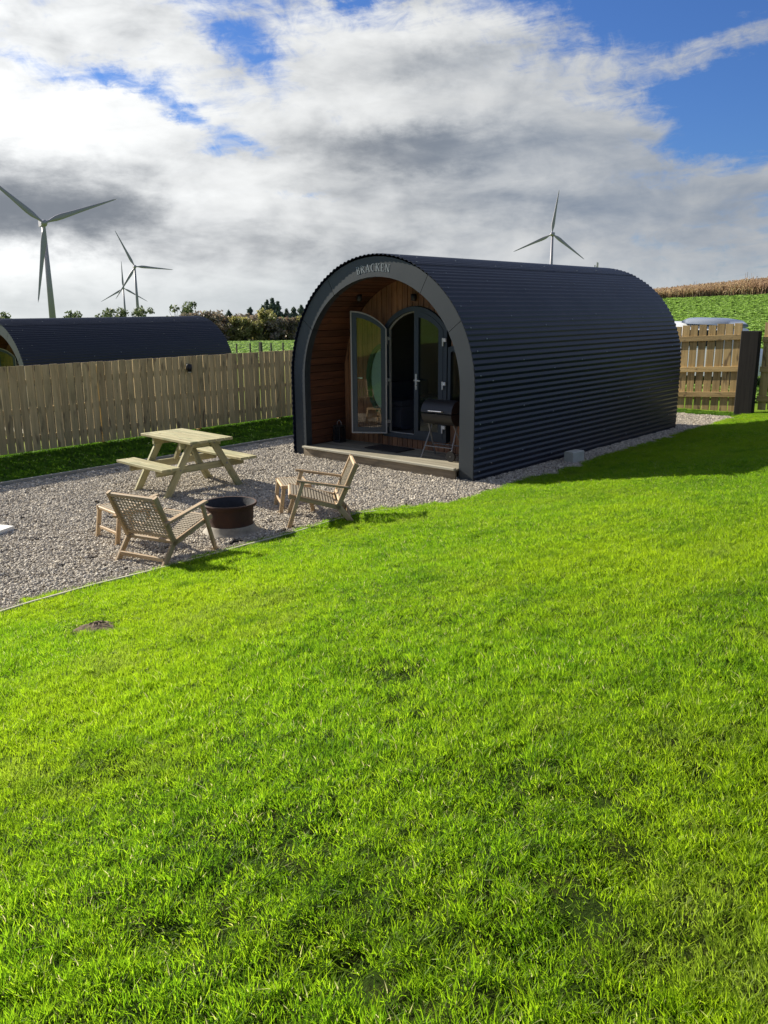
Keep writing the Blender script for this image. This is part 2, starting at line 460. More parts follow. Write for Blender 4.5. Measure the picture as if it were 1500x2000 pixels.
def box_geo(sx, sy, sz, ch=0.0):
    x, y, z = sx / 2, sy / 2, sz / 2
    if ch <= 0:
        v = [(-x, -y, -z), (x, -y, -z), (x, y, -z), (-x, y, -z), (-x, -y, z), (x, -y, z), (x, y, z), (-x, y, z)]
        f = [(0, 3, 2, 1), (4, 5, 6, 7), (0, 1, 5, 4), (1, 2, 6, 5), (2, 3, 7, 6), (3, 0, 4, 7)]
        return v, f
    c = min(ch, x * 0.9, y * 0.9, z * 0.9)
    # bevel the four long edges along X and keep the ends plain
    pr = [(-y + c, -z), (y - c, -z), (y, -z + c), (y, z - c), (y - c, z), (-y + c, z), (-y, z - c), (-y, -z + c)]
    v = [(-x, a, b_) for a, b_ in pr] + [(x, a, b_) for a, b_ in pr]
    f = [tuple(range(7, -1, -1)), tuple(range(8, 16))]
    for i in range(8):
        j = (i + 1) % 8
        f.append((i, j, j + 8, i + 8))
    return v, f


def beam_frame(p0, p1, up):
    p0, p1, up = Vector(p0), Vector(p1), Vector(up)
    d = p1 - p0; L = d.length; d.normalize()
    y = up.cross(d)
    if y.length < 1e-5: y = Vector((0, 1, 0)).cross(d)
    y.normalize(); z = d.cross(y)
    mt = Matrix.Identity(4)
    for i in range(3): mt[i][0] = d[i]; mt[i][1] = y[i]; mt[i][2] = z[i]; mt[i][3] = (p0[i] + p1[i]) / 2
    return L, mt


def mk(name, me, mat, parent=None, mw=None):
    o = bpy.data.objects.new(name, me); COL.objects.link(o)
    if mat is not None and len(me.materials) == 0: me.materials.append(M[mat] if isinstance(mat, str) else mat)
    if parent is not None: o.parent = parent
    if mw is not None: o.matrix_local = mw
    return o


_bcache = {}
def board(name, p0, p1, w, h, mat, parent, up=(0, 0, 1), ch=0.004):
    """one board: its own object, grain along its length; alike boards share mesh data"""
    L, mt = beam_frame(p0, p1, up)
    key = (name, round(L, 4), round(w, 4), round(h, 4), ch, mat)
    me = _bcache.get(key)
    if me is None:
        me = bpy.data.meshes.new(name); v, f = box_geo(L, w, h, ch); me.from_pydata(v, [], f); me.update()
        me.materials.append(M[mat]); _bcache[key] = me
    return mk(name, me, None, parent, mt)


def thing(name, label, cat, loc=(0, 0, 0), rz=0.0, group=None):
    o = bpy.data.objects.new(name, None); COL.objects.link(o); o.empty_display_size = 0.2
    o.location = loc; o.rotation_euler = (0, 0, rz)
    return tag(o, label, cat, group)


def tag(o, label, cat, group=None):
    o['label'] = label; o['category'] = cat
    if group: o['group'] = group
    return o


def copy_tree(o, parent=None):
    c = o.copy(); COL.objects.link(c)
    if parent is not None: c.parent = parent
    for ch in list(o.children): copy_tree(ch, c)
    return c


# ------------------------------------------------------------------ the lie of the land
def sstep(a, b, x):
    t_ = np.clip((np.asarray(x, float) - a) / (b - a), 0, 1); return t_ * t_ * (3 - 2 * t_)


def lawn_edge(y):
    y = np.asarray(y, float)
    e0 = -6.95 + 0.045 * np.sin(y * 1.3) + 0.02 * np.sin(y * 3.1)
    e1 = -6.22 + 0.03 * np.sin(y * 1.7)
    return e0 + (e1 - e0) * sstep(7.3, 9.3, y)


def lumps(x, y):
    return (0.016 * np.sin(1.9 * x + 0.7 * y) * np.sin(1.4 * y - 0.5 * x + 1) + 0.010 * np.sin(4.1 * x - 2.2 * y) * np.sin(3.3 * y + 1.3 * x)
            + 0.006 * np.sin(7.7 * x + 3.1 * y + 2) * np.sin(6.9 * y - 2.7 * x))


# trodden dents in the turf: x, y, radius, depth
DENTS = [(-2.67, 3.04, .15, .055), (-2.42, 3.10, .11, .05), (-2.17, 2.50, .11, .055), (-2.33, 2.76, .10, .04), (-1.78, 1.81, .10, .055), (-1.71, 1.51, .13, .05), (-1.98, 1.62, .12, .04),
         (-.79, 2.03, .11, .055), (-.93, 2.73, .10, .04), (-1.16, 2.29, .10, .045), (-1.28, 2.08, .10, .05), (-1.42, 2.22, .09, .04), (-1.76, 1.09, .11, .05), (-.86, 1.62, .11, .045), (-1.30, 1.35, .13, .045),
         (-5.05, 2.16, .17, .09), (-3.71, 1.80, .13, .035), (-3.05, 3.85, .14, .04), (-4.3, 4.1, .13, .03), (-2.9, 1.7, .14, .035), (-.45, 2.45, .12, .045), (-.62, 3.3, .13, .035)]


def dents(x, y):
    v = np.zeros_like(x)
    for bx, by, br, dp in DENTS:
        v = v + 1.25 * dp * np.exp(-((x - bx) ** 2 + (y - by) ** 2) / br ** 2)
    return v


def z_lawn(x, y):
    x = np.asarray(x, float); y = np.asarray(y, float)
    d = x - (-6.75 + 0.5 * sstep(7.3, 9.3, y))
    s = 0.25
    ramp_ = s * np.log1p(np.exp(np.clip(d / s, -30, 30)))
    ramp_ = np.where(d > 6, ramp_, ramp_)
    z = 0.165 * ramp_
    z = z - 0.10 * np.maximum(0, d - 8)          # flattens out to the right
    return z + 0.012 + lumps(x, y) * sstep(0, 0.8, d) - dents(x, y)


def z_near(x, y):
    x = np.asarray(x, float); y = np.asarray(y, float)
    return np.where(x > lawn_edge(y), z_lawn(x, y), 0.0)


def z_far(x, y):
    D = np.hypot(x, y); a = np.degrees(np.arctan2(x, y))
    L = np.interp(D, [0, 25, 60, 100, 170, 235, 600, 3000, 6000], [-0.9, -1.05, -1.6, -2.25, -3.75, -6.5, -14, -33, -60])
    Rr = np.interp(D, [0, 22, 30, 62, 78, 200, 800, 3000, 6000], [0.05, 0.05, 0.35, 2.95, 3.3, 1.5, -10, -33, -60])
    Rr = Rr + np.interp(D, [40, 62, 75, 200], [0, 0.32, 0.9, 0]) * np.interp(a, [-24, -14], [0, 1])
    w = sstep(-42, -30, a)
    return L + (Rr - L) * w


def z_ground(x, y):
    out = np.maximum.reduce([-15.3 - x, x - 14, -9 - y, y - 21.3, np.zeros_like(x)])
    w = sstep(0, 7, out)
    return z_near(x, y) * (1 - w) + z_far(x, y) * w


def zg(x, y): return float(z_ground(np.array([x], float), np.array([y], float))[0])


def sheet(name, xs, ys, zf, mat, kind='structure', off=0.0, smooth_=True):
    XX, YY = np.meshgrid(xs, ys) if np.ndim(xs) == 1 else (xs, ys)
    ZZ = zf(XX, YY) + off
    h, w = XX.shape
    v = np.stack([XX, YY, ZZ], -1).reshape(-1, 3)
    i = np.arange(h * w).reshape(h, w)
    f = np.stack([i[:-1, :-1], i[:-1, 1:], i[1:, 1:], i[1:, :-1]], -1).reshape(-1, 4)
    me = bpy.data.meshes.new(name); me.from_pydata(v.tolist(), [], f.tolist()); me.update()
    if smooth_: me.polygons.foreach_set('use_smooth', [True] * len(me.polygons))
    o = mk(name, me, mat); o['kind'] = kind
    return o


def spread(lo, hi, near0, near1, step):
    core = np.arange(near0, near1 + 1e-6, step)
    left = []; x = near0; s = step
    while x > lo: s *= 1.18; x -= s; left.append(x)
    right = []; x = core[-1]; s = step
    while x < hi: s *= 1.18; x += s; right.append(x)
    return np.array(left[::-1] + core.tolist() + right)


def z_terrain(x, y):
    inside = (x > -15.2) & (x < 13.9) & (y > -8.9) & (y < 21.2)
    return z_ground(x, y) - np.where(inside, 0.30, 0.0)


sheet('ground', spread(-5500, 5500, -70, 20, 1.0), spread(-5500, 5500, -12, 90, 1.0), z_terrain, 'terrain')
# lawn sheet follows its curved edge; gravel lies to the left of it
ys = np.concatenate([np.arange(-6, 0, 0.3), np.arange(0, 6, 0.06), np.arange(6, 21.31, 0.15)])
tt = np.concatenate([np.linspace(0, 0.4, 140), np.linspace(0.4, 1, 60)[1:]])
ex = lawn_edge(ys)
XX = ex[:, None] + (14.2 - ex[:, None]) * tt[None, :]
YY = np.repeat(ys[:, None], len(tt), 1)
sheet('lawn', XX, YY, z_lawn, 'soil')
ys2 = np.arange(-6, 20.46, 0.25)
ex2 = lawn_edge(ys2) + 0.12
XX = -12.42 + (ex2[:, None] + 12.42) * np.linspace(0, 1, 24)[None, :]
YY = np.repeat(ys2[:, None], 24, 1)
sheet('gravel_path', XX, YY, lambda x, y: np.zeros_like(x) + 0.006 * np.sin(x * 5) * np.sin(y * 4), 'gravelbase', off=-0.012)
sheet('grass_verge', np.linspace(-15.4, -12.44, 8), np.arange(-6, 21.31, 0.5), lambda x, y: np.zeros_like(x), 'soil', off=-0.004)
sheet('back_verge', np.linspace(-12.44, -5.9, 12), np.linspace(20.45, 21.3, 6), lambda x, y: np.zeros_like(x), 'soil', off=-0.001)

# ------------------------------------------------------------------ scattering (ground cover only)
HID = bpy.data.collections.new('ground_cover_sources')


def scatter(name, pts, rotz, scl, idx, sources, mat_kind='stuff', tilt=None):
    n = len(pts)
    me = bpy.data.meshes.new(name); me.from_pydata([tuple(p) for p in pts], [], [])
    a = me.attributes.new('rot', 'FLOAT_VECTOR', 'POINT')
    rv = np.zeros((n, 3)); rv[:, 2] = rotz
    if tilt is not None: rv[:, :2] = tilt
    a.data.foreach_set('vector', rv.astype(np.float32).ravel())
    a = me.attributes.new('scl', 'FLOAT_VECTOR', 'POINT'); a.data.foreach_set('vector', np.asarray(scl, np.float32).ravel())
    a = me.attributes.new('pick', 'INT', 'POINT'); a.data.foreach_set('value', np.asarray(idx, np.int32))
    c = bpy.data.collections.new(name + '_pieces')
    for i, s_ in enumerate(sources):
        o = bpy.data.objects.new('%s_piece_%02d' % (name, i), s_); c.objects.link(o)
    ob = bpy.data.objects.new(name, me); COL.objects.link(ob); ob['kind'] = mat_kind
    g = bpy.data.node_groups.new(name, 'GeometryNodeTree')
    g.interface.new_socket('Geometry', in_out='INPUT', socket_type='NodeSocketGeometry')
    g.interface.new_socket('Geometry', in_out='OUTPUT', socket_type='NodeSocketGeometry')
    N = g.nodes; K = g.links
    gi = N.new('NodeGroupInput'); go = N.new('NodeGroupOutput')
    ip = N.new('GeometryNodeInstanceOnPoints'); ci = N.new('GeometryNodeCollectionInfo')
    ci.inputs[0].default_value = c; ci.inputs['Separate Children'].default_value = True; ci.inputs['Reset Children'].default_value = True
    def attr(nm, typ):
        q = N.new('GeometryNodeInputNamedAttribute'); q.data_type = typ; q.inputs['Name'].default_value = nm
        return q.outputs['Attribute']
    K.new(gi.outputs[0], ip.inputs['Points']); K.new(ci.outputs[0], ip.inputs['Instance'])
    ip.inputs['Pick Instance'].default_value = True
    K.new(attr('pick', 'INT'), ip.inputs['Instance Index'])
    K.new(attr('rot', 'FLOAT_VECTOR'), ip.inputs['Rotation'])
    K.new(attr('scl', 'FLOAT_VECTOR'), ip.inputs['Scale'])
    K.new(ip.outputs[0], go.inputs[0])
    md = ob.modifiers.new('scatter', 'NODES'); md.node_group = g
    return ob


def blade_patch(name, n, half, hmin, hmax, wid, mat, lean=0.5, rs=None, flat=0.06):
    """short turf: an underlayer of low leaning blades, and tufts whose blades share a height and a tint"""
    V = []; F = []; S = []
    nt_ = max(6, n // 26)
    tc_ = rs.uniform(-half, half, (nt_, 2)); th_ = rs.uniform(.62, 1.2, nt_); tt_ = rs.random(nt_); tr_ = rs.uniform(.010, .026, nt_)
    for bi in range(n):
        under = bi < n * 0.34
        if under:
            x, y = rs.uniform(-half, half, 2); tint = 0.30 * rs.random(); hk = 0.5; ox, oy = 0.0, 0.0
        else:
            q = rs.integers(nt_); o_ = rs.normal(0, 1, 2); x, y = tc_[q] + o_ * tr_[q]; tint = 0.25 + 0.5 * tt_[q] + 0.25 * rs.random(); hk = th_[q]; ox, oy = o_ * 0.30
        h = rs.uniform(hmin, hmax) * (0.6 + 0.4 * rs.random()) * hk; w = wid * rs.uniform(0.7, 1.25)
        a = rs.uniform(0, 2 * math.pi); fa = rs.uniform(0, 2 * math.pi)
        ln = abs(rs.normal(0, lean)) * h * (1.7 if under else 1.0)
        if rs.random() < flat: ln = h * rs.uniform(1.2, 2.2); h *= 0.45
        dx_, dy_ = math.cos(a) * ln + ox * h, math.sin(a) * ln + oy * h
        px, py = math.cos(fa) * w / 2, math.sin(fa) * w / 2
        k = len(V)
        for q, (tq, wq) in enumerate(((0, 0.8), (0.4, 1.0), (0.75, 0.7))):
            cx, cy, cz = x + dx_ * tq ** 1.8, y + dy_ * tq ** 1.8, h * tq * (1 - 0.12 * tq)
            V += [(cx - px * wq, cy - py * wq, cz - 0.004), (cx + px * wq, cy + py * wq, cz - 0.004)]
        V.append((x + dx_, y + dy_, h * 0.9))
        if rs.random() < 0.022: tint = 0.97 + 0.03 * rs.random()
        S += [tint] * 7
        F += [(k, k + 1, k + 3, k + 2), (k + 2, k + 3, k + 5, k + 4), (k + 4, k + 5, k + 6)]
    me = bpy.data.meshes.new(name); me.from_pydata(V, [], F); me.update(); me.materials.append(M[mat])
    at = me.attributes.new('tint', 'FLOAT', 'POINT'); at.data.foreach_set('value', np.array(S, np.float32))
    return me


def fbm(x, y, seed=0):
    r = np.random.default_rng(seed); s = np.zeros_like(x); amp = 1.0; fq = 1.0
    for o_ in range(5):
        for q in range(3):
            a = r.uniform(0, 2 * np.pi); p = r.uniform(0, 6.28); k = fq * r.uniform(0.8, 1.3)
            s += amp * np.sin(k * (x * np.cos(a) + y * np.sin(a)) + p) / 3
        amp *= 0.6; fq *= 2.0
    return s


# bare spots and scuffs in the lawn: x, y, radius, strength
BARE = [(-5.62, 3.12, 0.22, 1.0), (-5.10, 2.16, 0.20, 1.0), (-2.35, 0.60, 0.20, 0.9), (-3.55, 4.55, 0.28, 0.45), (-3.2, 4.75, 0.26, 0.45),
        (-1.0, 2.25, 0.12, 0.5), (-0.55, 1.85, 0.10, 0.7), (-0.62, 1.55, 0.09, 0.6), (-1.62, 1.22, 0.10, 0.75), (-0.95, 1.32, 0.10, 0.55), (-1.9, 2.1, 0.16, 0.4),
        (-0.25, 2.3, 0.1, 0.5), (-3.2, 1.6, 0.18, 0.4), (-2.9, 2.3, 0.2, 0.35), (-1.35, 3.1, 0.2, 0.35), (-2.5, 3.2, 0.3, 0.3), (-4.3, 3.0, 0.2, 0.35), (-4.7, 2.4, 0.25, 0.3)]


def bare_at(x, y):
    v = np.zeros_like(x)
    for bx, by, br, st in BARE:
        v = np.maximum(v, st * np.exp(-(((x - bx) ** 2 + (y - by) ** 2) / br ** 2) ** 1.5))
    return v


def in_view(x, y, pad=0.12, zc=None):
    """keep ground cover to what the photograph, or a step to the side of it, can see"""
    P_ = np.stack([x, y, (np.zeros_like(x) + 0.3 if zc is None else zc) - CAMZ], -1)
    c = P_ @ RW
    u = c[..., 0] / c[..., 2] * 1610 / 750; v = c[..., 1] / c[..., 2] * 1610 / 1000
    mx = 1.0 + pad + 1.1 / np.maximum(c[..., 2], 0.3)
    return (c[..., 2] > 0.3) & (np.abs(u) < mx) & (v < 1.0 + pad + 0.9 / np.maximum(c[..., 2], 0.3))


rs = np.random.default_rng(3)
lawn_src = [blade_patch('lawn_tuft', 2000, 0.155, 0.028, 0.056, 0.0030, 'grass', 0.36, rs) for _ in range(6)]
sparse_src = [blade_patch('thin_tuft', 1050, 0.16, 0.016, 0.042, 0.0036, 'grass', 0.7, rs, 0.15) for _ in range(2)]
step = 0.205
gx, gy = np.meshgrid(np.arange(-7.2, 8, step), np.arange(0.3, 21.2, step))
gx = gx + rs.uniform(-.035, .035, gx.shape); gy = gy + rs.uniform(-.035, .035, gy.shape)
gx, gy = gx.ravel(), gy.ravel()
keep = (gx > lawn_edge(gy) + 0.02) & in_view(gx, gy, zc=z_lawn(gx, gy))
gx, gy = gx[keep], gy[keep]
b_ = bare_at(gx, gy)
f1 = fbm(gx * 2.3, gy * 2.3, 5); f2 = fbm(gx * 0.9, gy * 0.9, 9)
thin = (b_ > 0.6) | (dents(gx, gy) > 0.024)
gone = b_ > 0.75
idx = rs.integers(0, 6, len(gx)); idx[thin] = 6 + rs.integers(0, 2, thin.sum())
hs = np.clip(0.90 + 0.17 * f1 + 0.08 * f2, 0.5, 1.35) * (1 - 0.5 * b_) * (1 - np.clip(dents(gx, gy) * 6, 0, .35))
far_ = np.clip(np.hypot(gx, gy) / 14, 0, 1)
k_ = ~gone
# stray tufts creeping over the edging on to the gravel
cy_ = rs.uniform(2.2, 9.6, 70); cx_ = lawn_edge(cy_) - rs.uniform(-.02, .10, 70)
gx = np.concatenate([gx, cx_]); gy = np.concatenate([gy, cy_]); k_ = np.concatenate([k_, np.ones(70, bool)])
idx = np.concatenate([idx, 6 + rs.integers(0, 2, 70)]); hs = np.concatenate([hs, rs.uniform(.6, 1.3, 70)]); far_ = np.concatenate([far_, np.full(70, -1.9)])
pts = np.stack([gx, gy, z_near(gx, gy)], -1)[k_]
scl = np.stack([np.ones_like(hs) + 0.25 * far_, np.ones_like(hs) + 0.25 * far_, hs], -1)[k_]
scatter('lawn_grass', pts, rs.uniform(0, 6.28, k_.sum()), scl, idx[k_], lawn_src + sparse_src)
print('lawn tufts', k_.sum())
# the verge under the left fence and the strip before the right fence
gx, gy = np.meshgrid(np.arange(-15.3, -12.5, 0.24), np.arange(4.2, 20, 0.24))
gx = (gx + rs.uniform(-.1, .1, gx.shape)).ravel(); gy = (gy + rs.uniform(-.1, .1, gy.shape)).ravel()
hx, hy = np.meshgrid(np.arange(-12.3, -6.3, 0.24), np.arange(20.6, 21.1, 0.2))
gx = np.concatenate([gx, hx.ravel()]); gy = np.concatenate([gy, hy.ravel()])
verge_src = [blade_patch('verge_tuft', 420, 0.16, 0.03, 0.095, 0.0065, 'strip_grass', 0.5, rs) for _ in range(3)]
scatter('verge_grass', np.stack([gx, gy, 0 * gx], -1), rs.uniform(0, 6.28, len(gx)), np.stack([1 + 0 * gx, 1 + 0 * gx, rs.uniform(.7, 1.1, len(gx))], -1), rs.integers(0, 3, len(gx)), verge_src)


def pebble_patch(name, n, half):
    ico = [(0, 0, 1)] + [(math.cos(k * 1.2566) * 0.894, math.sin(k * 1.2566) * 0.894, 0.447) for k in range(5)] + \
          [(math.cos(k * 1.2566 + .628) * 0.894, math.sin(k * 1.2566 + .628) * 0.894, -0.447) for k in range(5)] + [(0, 0, -1)]
    fi = []
    for k in range(5):
        k2 = (k + 1) % 5
        fi += [(0, 1 + k, 1 + k2), (1 + k, 6 + k, 1 + k2), (1 + k2, 6 + k, 6 + k2), (6 + k, 11, 6 + k2)]
    V = []; F = []
    for _ in range(n):
        x, y = rs.uniform(-half, half, 2); s = 0.006 + 0.015 * rs.random() ** 1.6
        q = Matrix.Rotation(rs.uniform(0, 6.28), 3, 'Z') @ Matrix.Rotation(rs.normal(0, .5), 3, 'X') @ Matrix.Rotation(rs.normal(0, .5), 3, 'Y')
        sc = (s * rs.uniform(.9, 1.5), s * rs.uniform(.7, 1.1), s * rs.uniform(.45, .8)); k = len(V)
        zc = rs.uniform(-0.006, 0.018)
        for a in ico:
            p = q @ Vector((a[0] * sc[0] * rs.uniform(.85, 1.15), a[1] * sc[1] * rs.uniform(.85, 1.15), a[2] * sc[2]))
            V.append((x + p.x, y + p.y, zc + p.z))
        F += [tuple(k + i for i in f) for f in fi]
    me = bpy.data.meshes.new(name); me.from_pydata(V, [], F); me.update(); me.materials.append(M['pebble'])
    return me


gx, gy = np.meshgrid(np.arange(-12.2, -5.9, 0.37), np.arange(2.0, 20.3, 0.37))
gx = (gx + rs.uniform(-.06, .06, gx.shape)).ravel(); gy = (gy + rs.uniform(-.06, .06, gy.shape)).ravel()
keep = (gx < lawn_edge(gy) - 0.12) & ~((np.abs(gx + 8.99) < 1.75) & (gy > 10.6) & (gy < 17.5)) & in_view(gx, gy)
gx, gy = gx[keep], gy[keep]
# an extra row of smaller patches right up to the lawn edge
ey = np.arange(2.0, 20.3, 0.2); exx = lawn_edge(ey) - 0.10
gx2 = np.concatenate([gx, exx]); gy2 = np.concatenate([gy, ey]); s2 = np.concatenate([np.ones(len(gx)), np.full(len(ey), 0.55)])
scatter('gravel_pebbles', np.stack([gx2, gy2, 0.004 + 0 * gx2], -1), rs.uniform(0, 6.28, len(gx2)), np.stack([s2, s2, np.where(s2 < 1, .9, 1.0)], -1),
        rs.integers(0, 4, len(gx2)), [pebble_patch('pebble_cluster', 900, 0.22) for _ in range(4)])

# crop field and dry weeds on the rise behind the right fence
def leaf_clump(name, n, mat, size, h):
    V = []; F = []
    for _ in range(n):
        a = rs.uniform(0, 6.28); r = rs.uniform(0.02, 0.25) ; L = size * rs.uniform(.6, 1.2); w = L * rs.uniform(.35, .6)
        base = Vector((r * math.cos(a) * .6, r * math.sin(a) * .6, 0.02)); d = Vector((math.cos(a), math.sin(a), rs.uniform(.4, 1.6))).normalized()
        s_ = Vector((-math.sin(a), math.cos(a), 0)); k = len(V)
        m0 = base + d * L * .55; tip = base + d * L + Vector((0, 0, -L * rs.uniform(.05, .3)))
        V += [base, m0 - s_ * w, tip, m0 + s_ * w]; F.append((k, k + 1, k + 2, k + 3))
    me = bpy.data.meshes.new(name); me.from_pydata([tuple(v) for v in V], [], F); me.update(); me.materials.append(M[mat])
    return me


n = 15000
a = np.radians(rs.uniform(-31, -11, n)); D = np.sqrt(rs.uniform(24.0 ** 2, 64.5 ** 2, n))
gx, gy = D * np.sin(a), D * np.cos(a)
k_ = gy > 23.5
gx, gy = gx[k_], gy[k_]
s_ = rs.uniform(.55, .95, len(gx))
scatter('crop_plants', np.stack([gx, gy, z_ground(gx, gy)], -1), rs.uniform(0, 6.28, len(gx)), np.stack([s_, s_, s_], -1), rs.integers(0, 4, len(gx)),
        [leaf_clump('crop_leaves', 34, 'crop', 0.17, 0.2) for _ in range(4)])


n = 5200
a = np.radians(rs.uniform(-54.5, -44.5, n)); D = np.sqrt(rs.uniform(72.0 ** 2, 172.0 ** 2, n))
gx, gy = D * np.sin(a), D * np.cos(a); s_ = rs.uniform(1.6, 2.9, n)
scatter('pasture_plants', np.stack([gx, gy, z_ground(gx, gy)], -1), rs.uniform(0, 6.28, n), np.stack([s_, s_, s_ * .6], -1), rs.integers(0, 4, n),
        [leaf_clump('pasture_leaves', 34, 'crop', 0.17, 0.2) for _ in range(4)])


def stalk_clump(name, n, rad, h0, h1, tuft):
    V = []; F = []
    for _ in range(n):
        x, y = rs.normal(0, rad, 2); h = rs.uniform(h0, h1); w = rs.uniform(.012, .03); a = rs.uniform(0, 6.28); l = rs.normal(0, .18) * h; k = len(V)
        cx, cy = math.cos(a) * w, math.sin(a) * w
        V += [(x - cx, y - cy, 0), (x + cx, y + cy, 0), (x + l + cx * .6, y + cy * .6, h), (x + l - cx * .6, y - cy * .6, h)]; F.append((k, k + 1, k + 2, k + 3))
        if rs.random() < tuft:
            for q in range(3):
                k = len(V); zz = h * rs.uniform(.5, 1); s = rs.uniform(.05, .12); b = rs.uniform(0, 6.28)
                o_ = (x + l * zz / h, y, zz)
                V += [o_, (o_[0] + math.cos(b) * s, o_[1] + math.sin(b) * s, zz + s * .6), (o_[0] + math.cos(b + 1) * s * .6, o_[1] + math.sin(b + 1) * s * .6, zz + s * 1.1)]
                F.append((k, k + 1, k + 2))
    me = bpy.data.meshes.new(name); me.from_pydata(V, [], F); me.update(); me.materials.append(M['dry'])
    return me


n = 2600
a = np.radians(rs.uniform(-31, -10, n)); D = rs.uniform(63.5, 74, n)
gx, gy = D * np.sin(a), D * np.cos(a)
s_ = rs.uniform(.6, .9, n) * np.interp(np.degrees(a), [-25, -14], [.65, 1.05])
tall = rs.random(n) < .008
s_[tall] *= 1.5
scatter('dry_weeds', np.stack([gx, gy, z_ground(gx, gy)], -1), rs.uniform(0, 6.28, n), np.stack([s_ * 0 + 1, s_ * 0 + 1, s_], -1), np.where(tall, 3, rs.integers(0, 3, n)),
        [stalk_clump('weed_clump', 60, .28, .5, 1.1, .7) for _ in range(3)] + [stalk_clump('tall_weed', 5, .1, .9, 1.35, .9)])

# ------------------------------------------------------------------ camping pod
PR, PH, PIN = 2.025, 1.42, 1.71          # shell radius, straight wall height, opening radius
PL = 7.55                                # length


def arch_pts(r, straight, z0, n=40):
    """from right foot over the top to left foot"""
    p = [(r, z0)]
    for k in range(n + 1):
        a = math.pi * k / n; p.append((r * math.cos(a), straight + r * math.sin(a)))
    p.append((-r, z0)); return p


def arc_at(r, straight, z0, s):
    """point, outward normal at arc length s from the right foot"""
    h = straight - z0
    if s < h: return (r, z0 + s), (1, 0)
    s -= h
    if s < math.pi * r:
        a = s / r; return (r * math.cos(a), straight + r * math.sin(a)), (math.cos(a), math.sin(a))
    s -= math.pi * r
    return (-r, straight - s), (-1, 0)


def pod_shell(pod, z0):
    total = 2 * (PH - z0) + math.pi * PR
    pitch = total / 102
    nsheet = 5
    for q in range(nsheet):
        w0 = round(102 * q / nsheet); w1 = round(102 * (q + 1) / nsheet)
        lift = 0.004 if q % 2 == 0 else -0.003
        mb = MB(); rows = []
        for i in range(w0 * 8, w1 * 8 + (5 if q < nsheet - 1 else 1)):
            s = i / 8 * pitch
            s = min(s, total)
            (x, z), (nx, nz) = arc_at(PR - 0.012, PH, z0, s)
            o_ = 0.0088 * math.cos(2 * math.pi * i / 8) + lift
            rows.append(((x + nx * o_, z + nz * o_), (x + nx * (o_ - 0.006), z + nz * (o_ - 0.006))))
        n = len(rows)
        vs = []
        for (xo, zo), (xi, zi) in rows:
            vs += [(xo, -0.035, zo), (xo, PL, zo), (xi, -0.035, zi), (xi, PL, zi)]
        fs = []
        for i in range(n - 1):
            a = i * 4; b = a + 4
            fs += [(a, b, b + 1, a + 1), (a + 2, a + 3, b + 3, b + 2), (a, a + 2, b + 2, b), (a + 1, b + 1, b + 3, a + 3)]
        fs += [(0, 1, 3, 2), (4 * n - 4, 4 * n - 2, 4 * n - 1, 4 * n - 3)]
        mb.add(vs, fs); mb.smooth = True
        o = mb.build('roofing_sheet', 'roof', pod)
        o.data.set_sharp_from_angle(angle=R_(50))
    # screw caps in lines around the arch
    mb = MB()
    for j, yy in enumerate((0.10, 0.42, 1.32, 2.25, 3.2, 4.15, 5.1, 6.05, 7.1)):
        stp = 4 if j == 0 else 7 if j == 1 else 8
        for w in range(2 + (j % 3), 101, stp):
            s = w * pitch; (x, z), (nx, nz) = arc_at(PR - 0.012, PH, z0, s)
            ux, uz = -nz, nx; r = 0.012; c0 = 0.0115; c1 = 0.019
            ring = [(x + nx * c0 + ux * r * math.cos(k), yy + r * math.sin(k), z + nz * c0 + uz * r * math.cos(k)) for k in [i * 1.0472 for i in range(6)]]
            top = [(x + nx * c1 + ux * r * .7 * math.cos(k), yy + r * .7 * math.sin(k), z + nz * c1 + uz * r * .7 * math.cos(k)) for k in [i * 1.0472 for i in range(6)]]
            mb.add(ring + top, [tuple(range(6, 12))] + [(i, (i + 1) % 6, 6 + (i + 1) % 6, 6 + i) for i in range(6)])
    o = mb.build('screw_caps', 'screw', pod); o['kind'] = 'stuff'
    # rear wall
    mb = MB(); mb.prism(arch_pts(PR - 0.05, PH, z0), PL - 0.12, PL - 0.05); mb.build('rear_wall', 'anthracite', pod)


def ring_panel(r0, r1, y0, y1, prof, r_in_straight):
    pass


def frame_panel(pod, seg, z0):
    """a stretch of the flat front frame, between two points of the arch"""
    ro, ri = PR - 0.045, PIN
    pin = PH - 0.04
    outer, inner = [], []
    kind, a0, a1 = seg
    if kind == 'leg':
        s = a0
        outer = [(s * ro, z0), (s * ro, PH)] ; inner = [(s * ri, z0), (s * ri, pin)]
        # up to a joint part-way round
        for k in range(1, 7):
            a = a1 * k / 6
            outer.append((s * ro * math.cos(a), PH + ro * math.sin(a))); inner.append((s * ri * math.cos(a), pin + ri * math.sin(a)))
    else:
        for k in range(13):
            a = a0 + (a1 - a0) * k / 12
            outer.append((ro * math.cos(a), PH + ro * math.sin(a))); inner.append((ri * math.cos(a), pin + ri * math.sin(a)))
    n = len(outer); vs = []
    for (xo, zo), (xi, zi) in zip(outer, inner):
        vs += [(xo, 0, zo), (xi, 0, zi), (xo, 0.05, zo), (xi, 0.14, zi)]
    fs = []
    for i in range(n - 1):
        a = 4 * i; b = a + 4
        fs += [(a, a + 1, b + 1, b), (a + 2, b + 2, b + 3, a + 3), (a, b, b + 2, a + 2), (a + 1, a + 3, b + 3, b + 1)]
    fs += [(0, 2, 3, 1), (4 * n - 4, 4 * n - 3, 4 * n - 1, 4 * n - 2)]
    mb = MB(); mb.add(vs, fs)
    return mb.build('frame_panel', 'anthracite', pod)


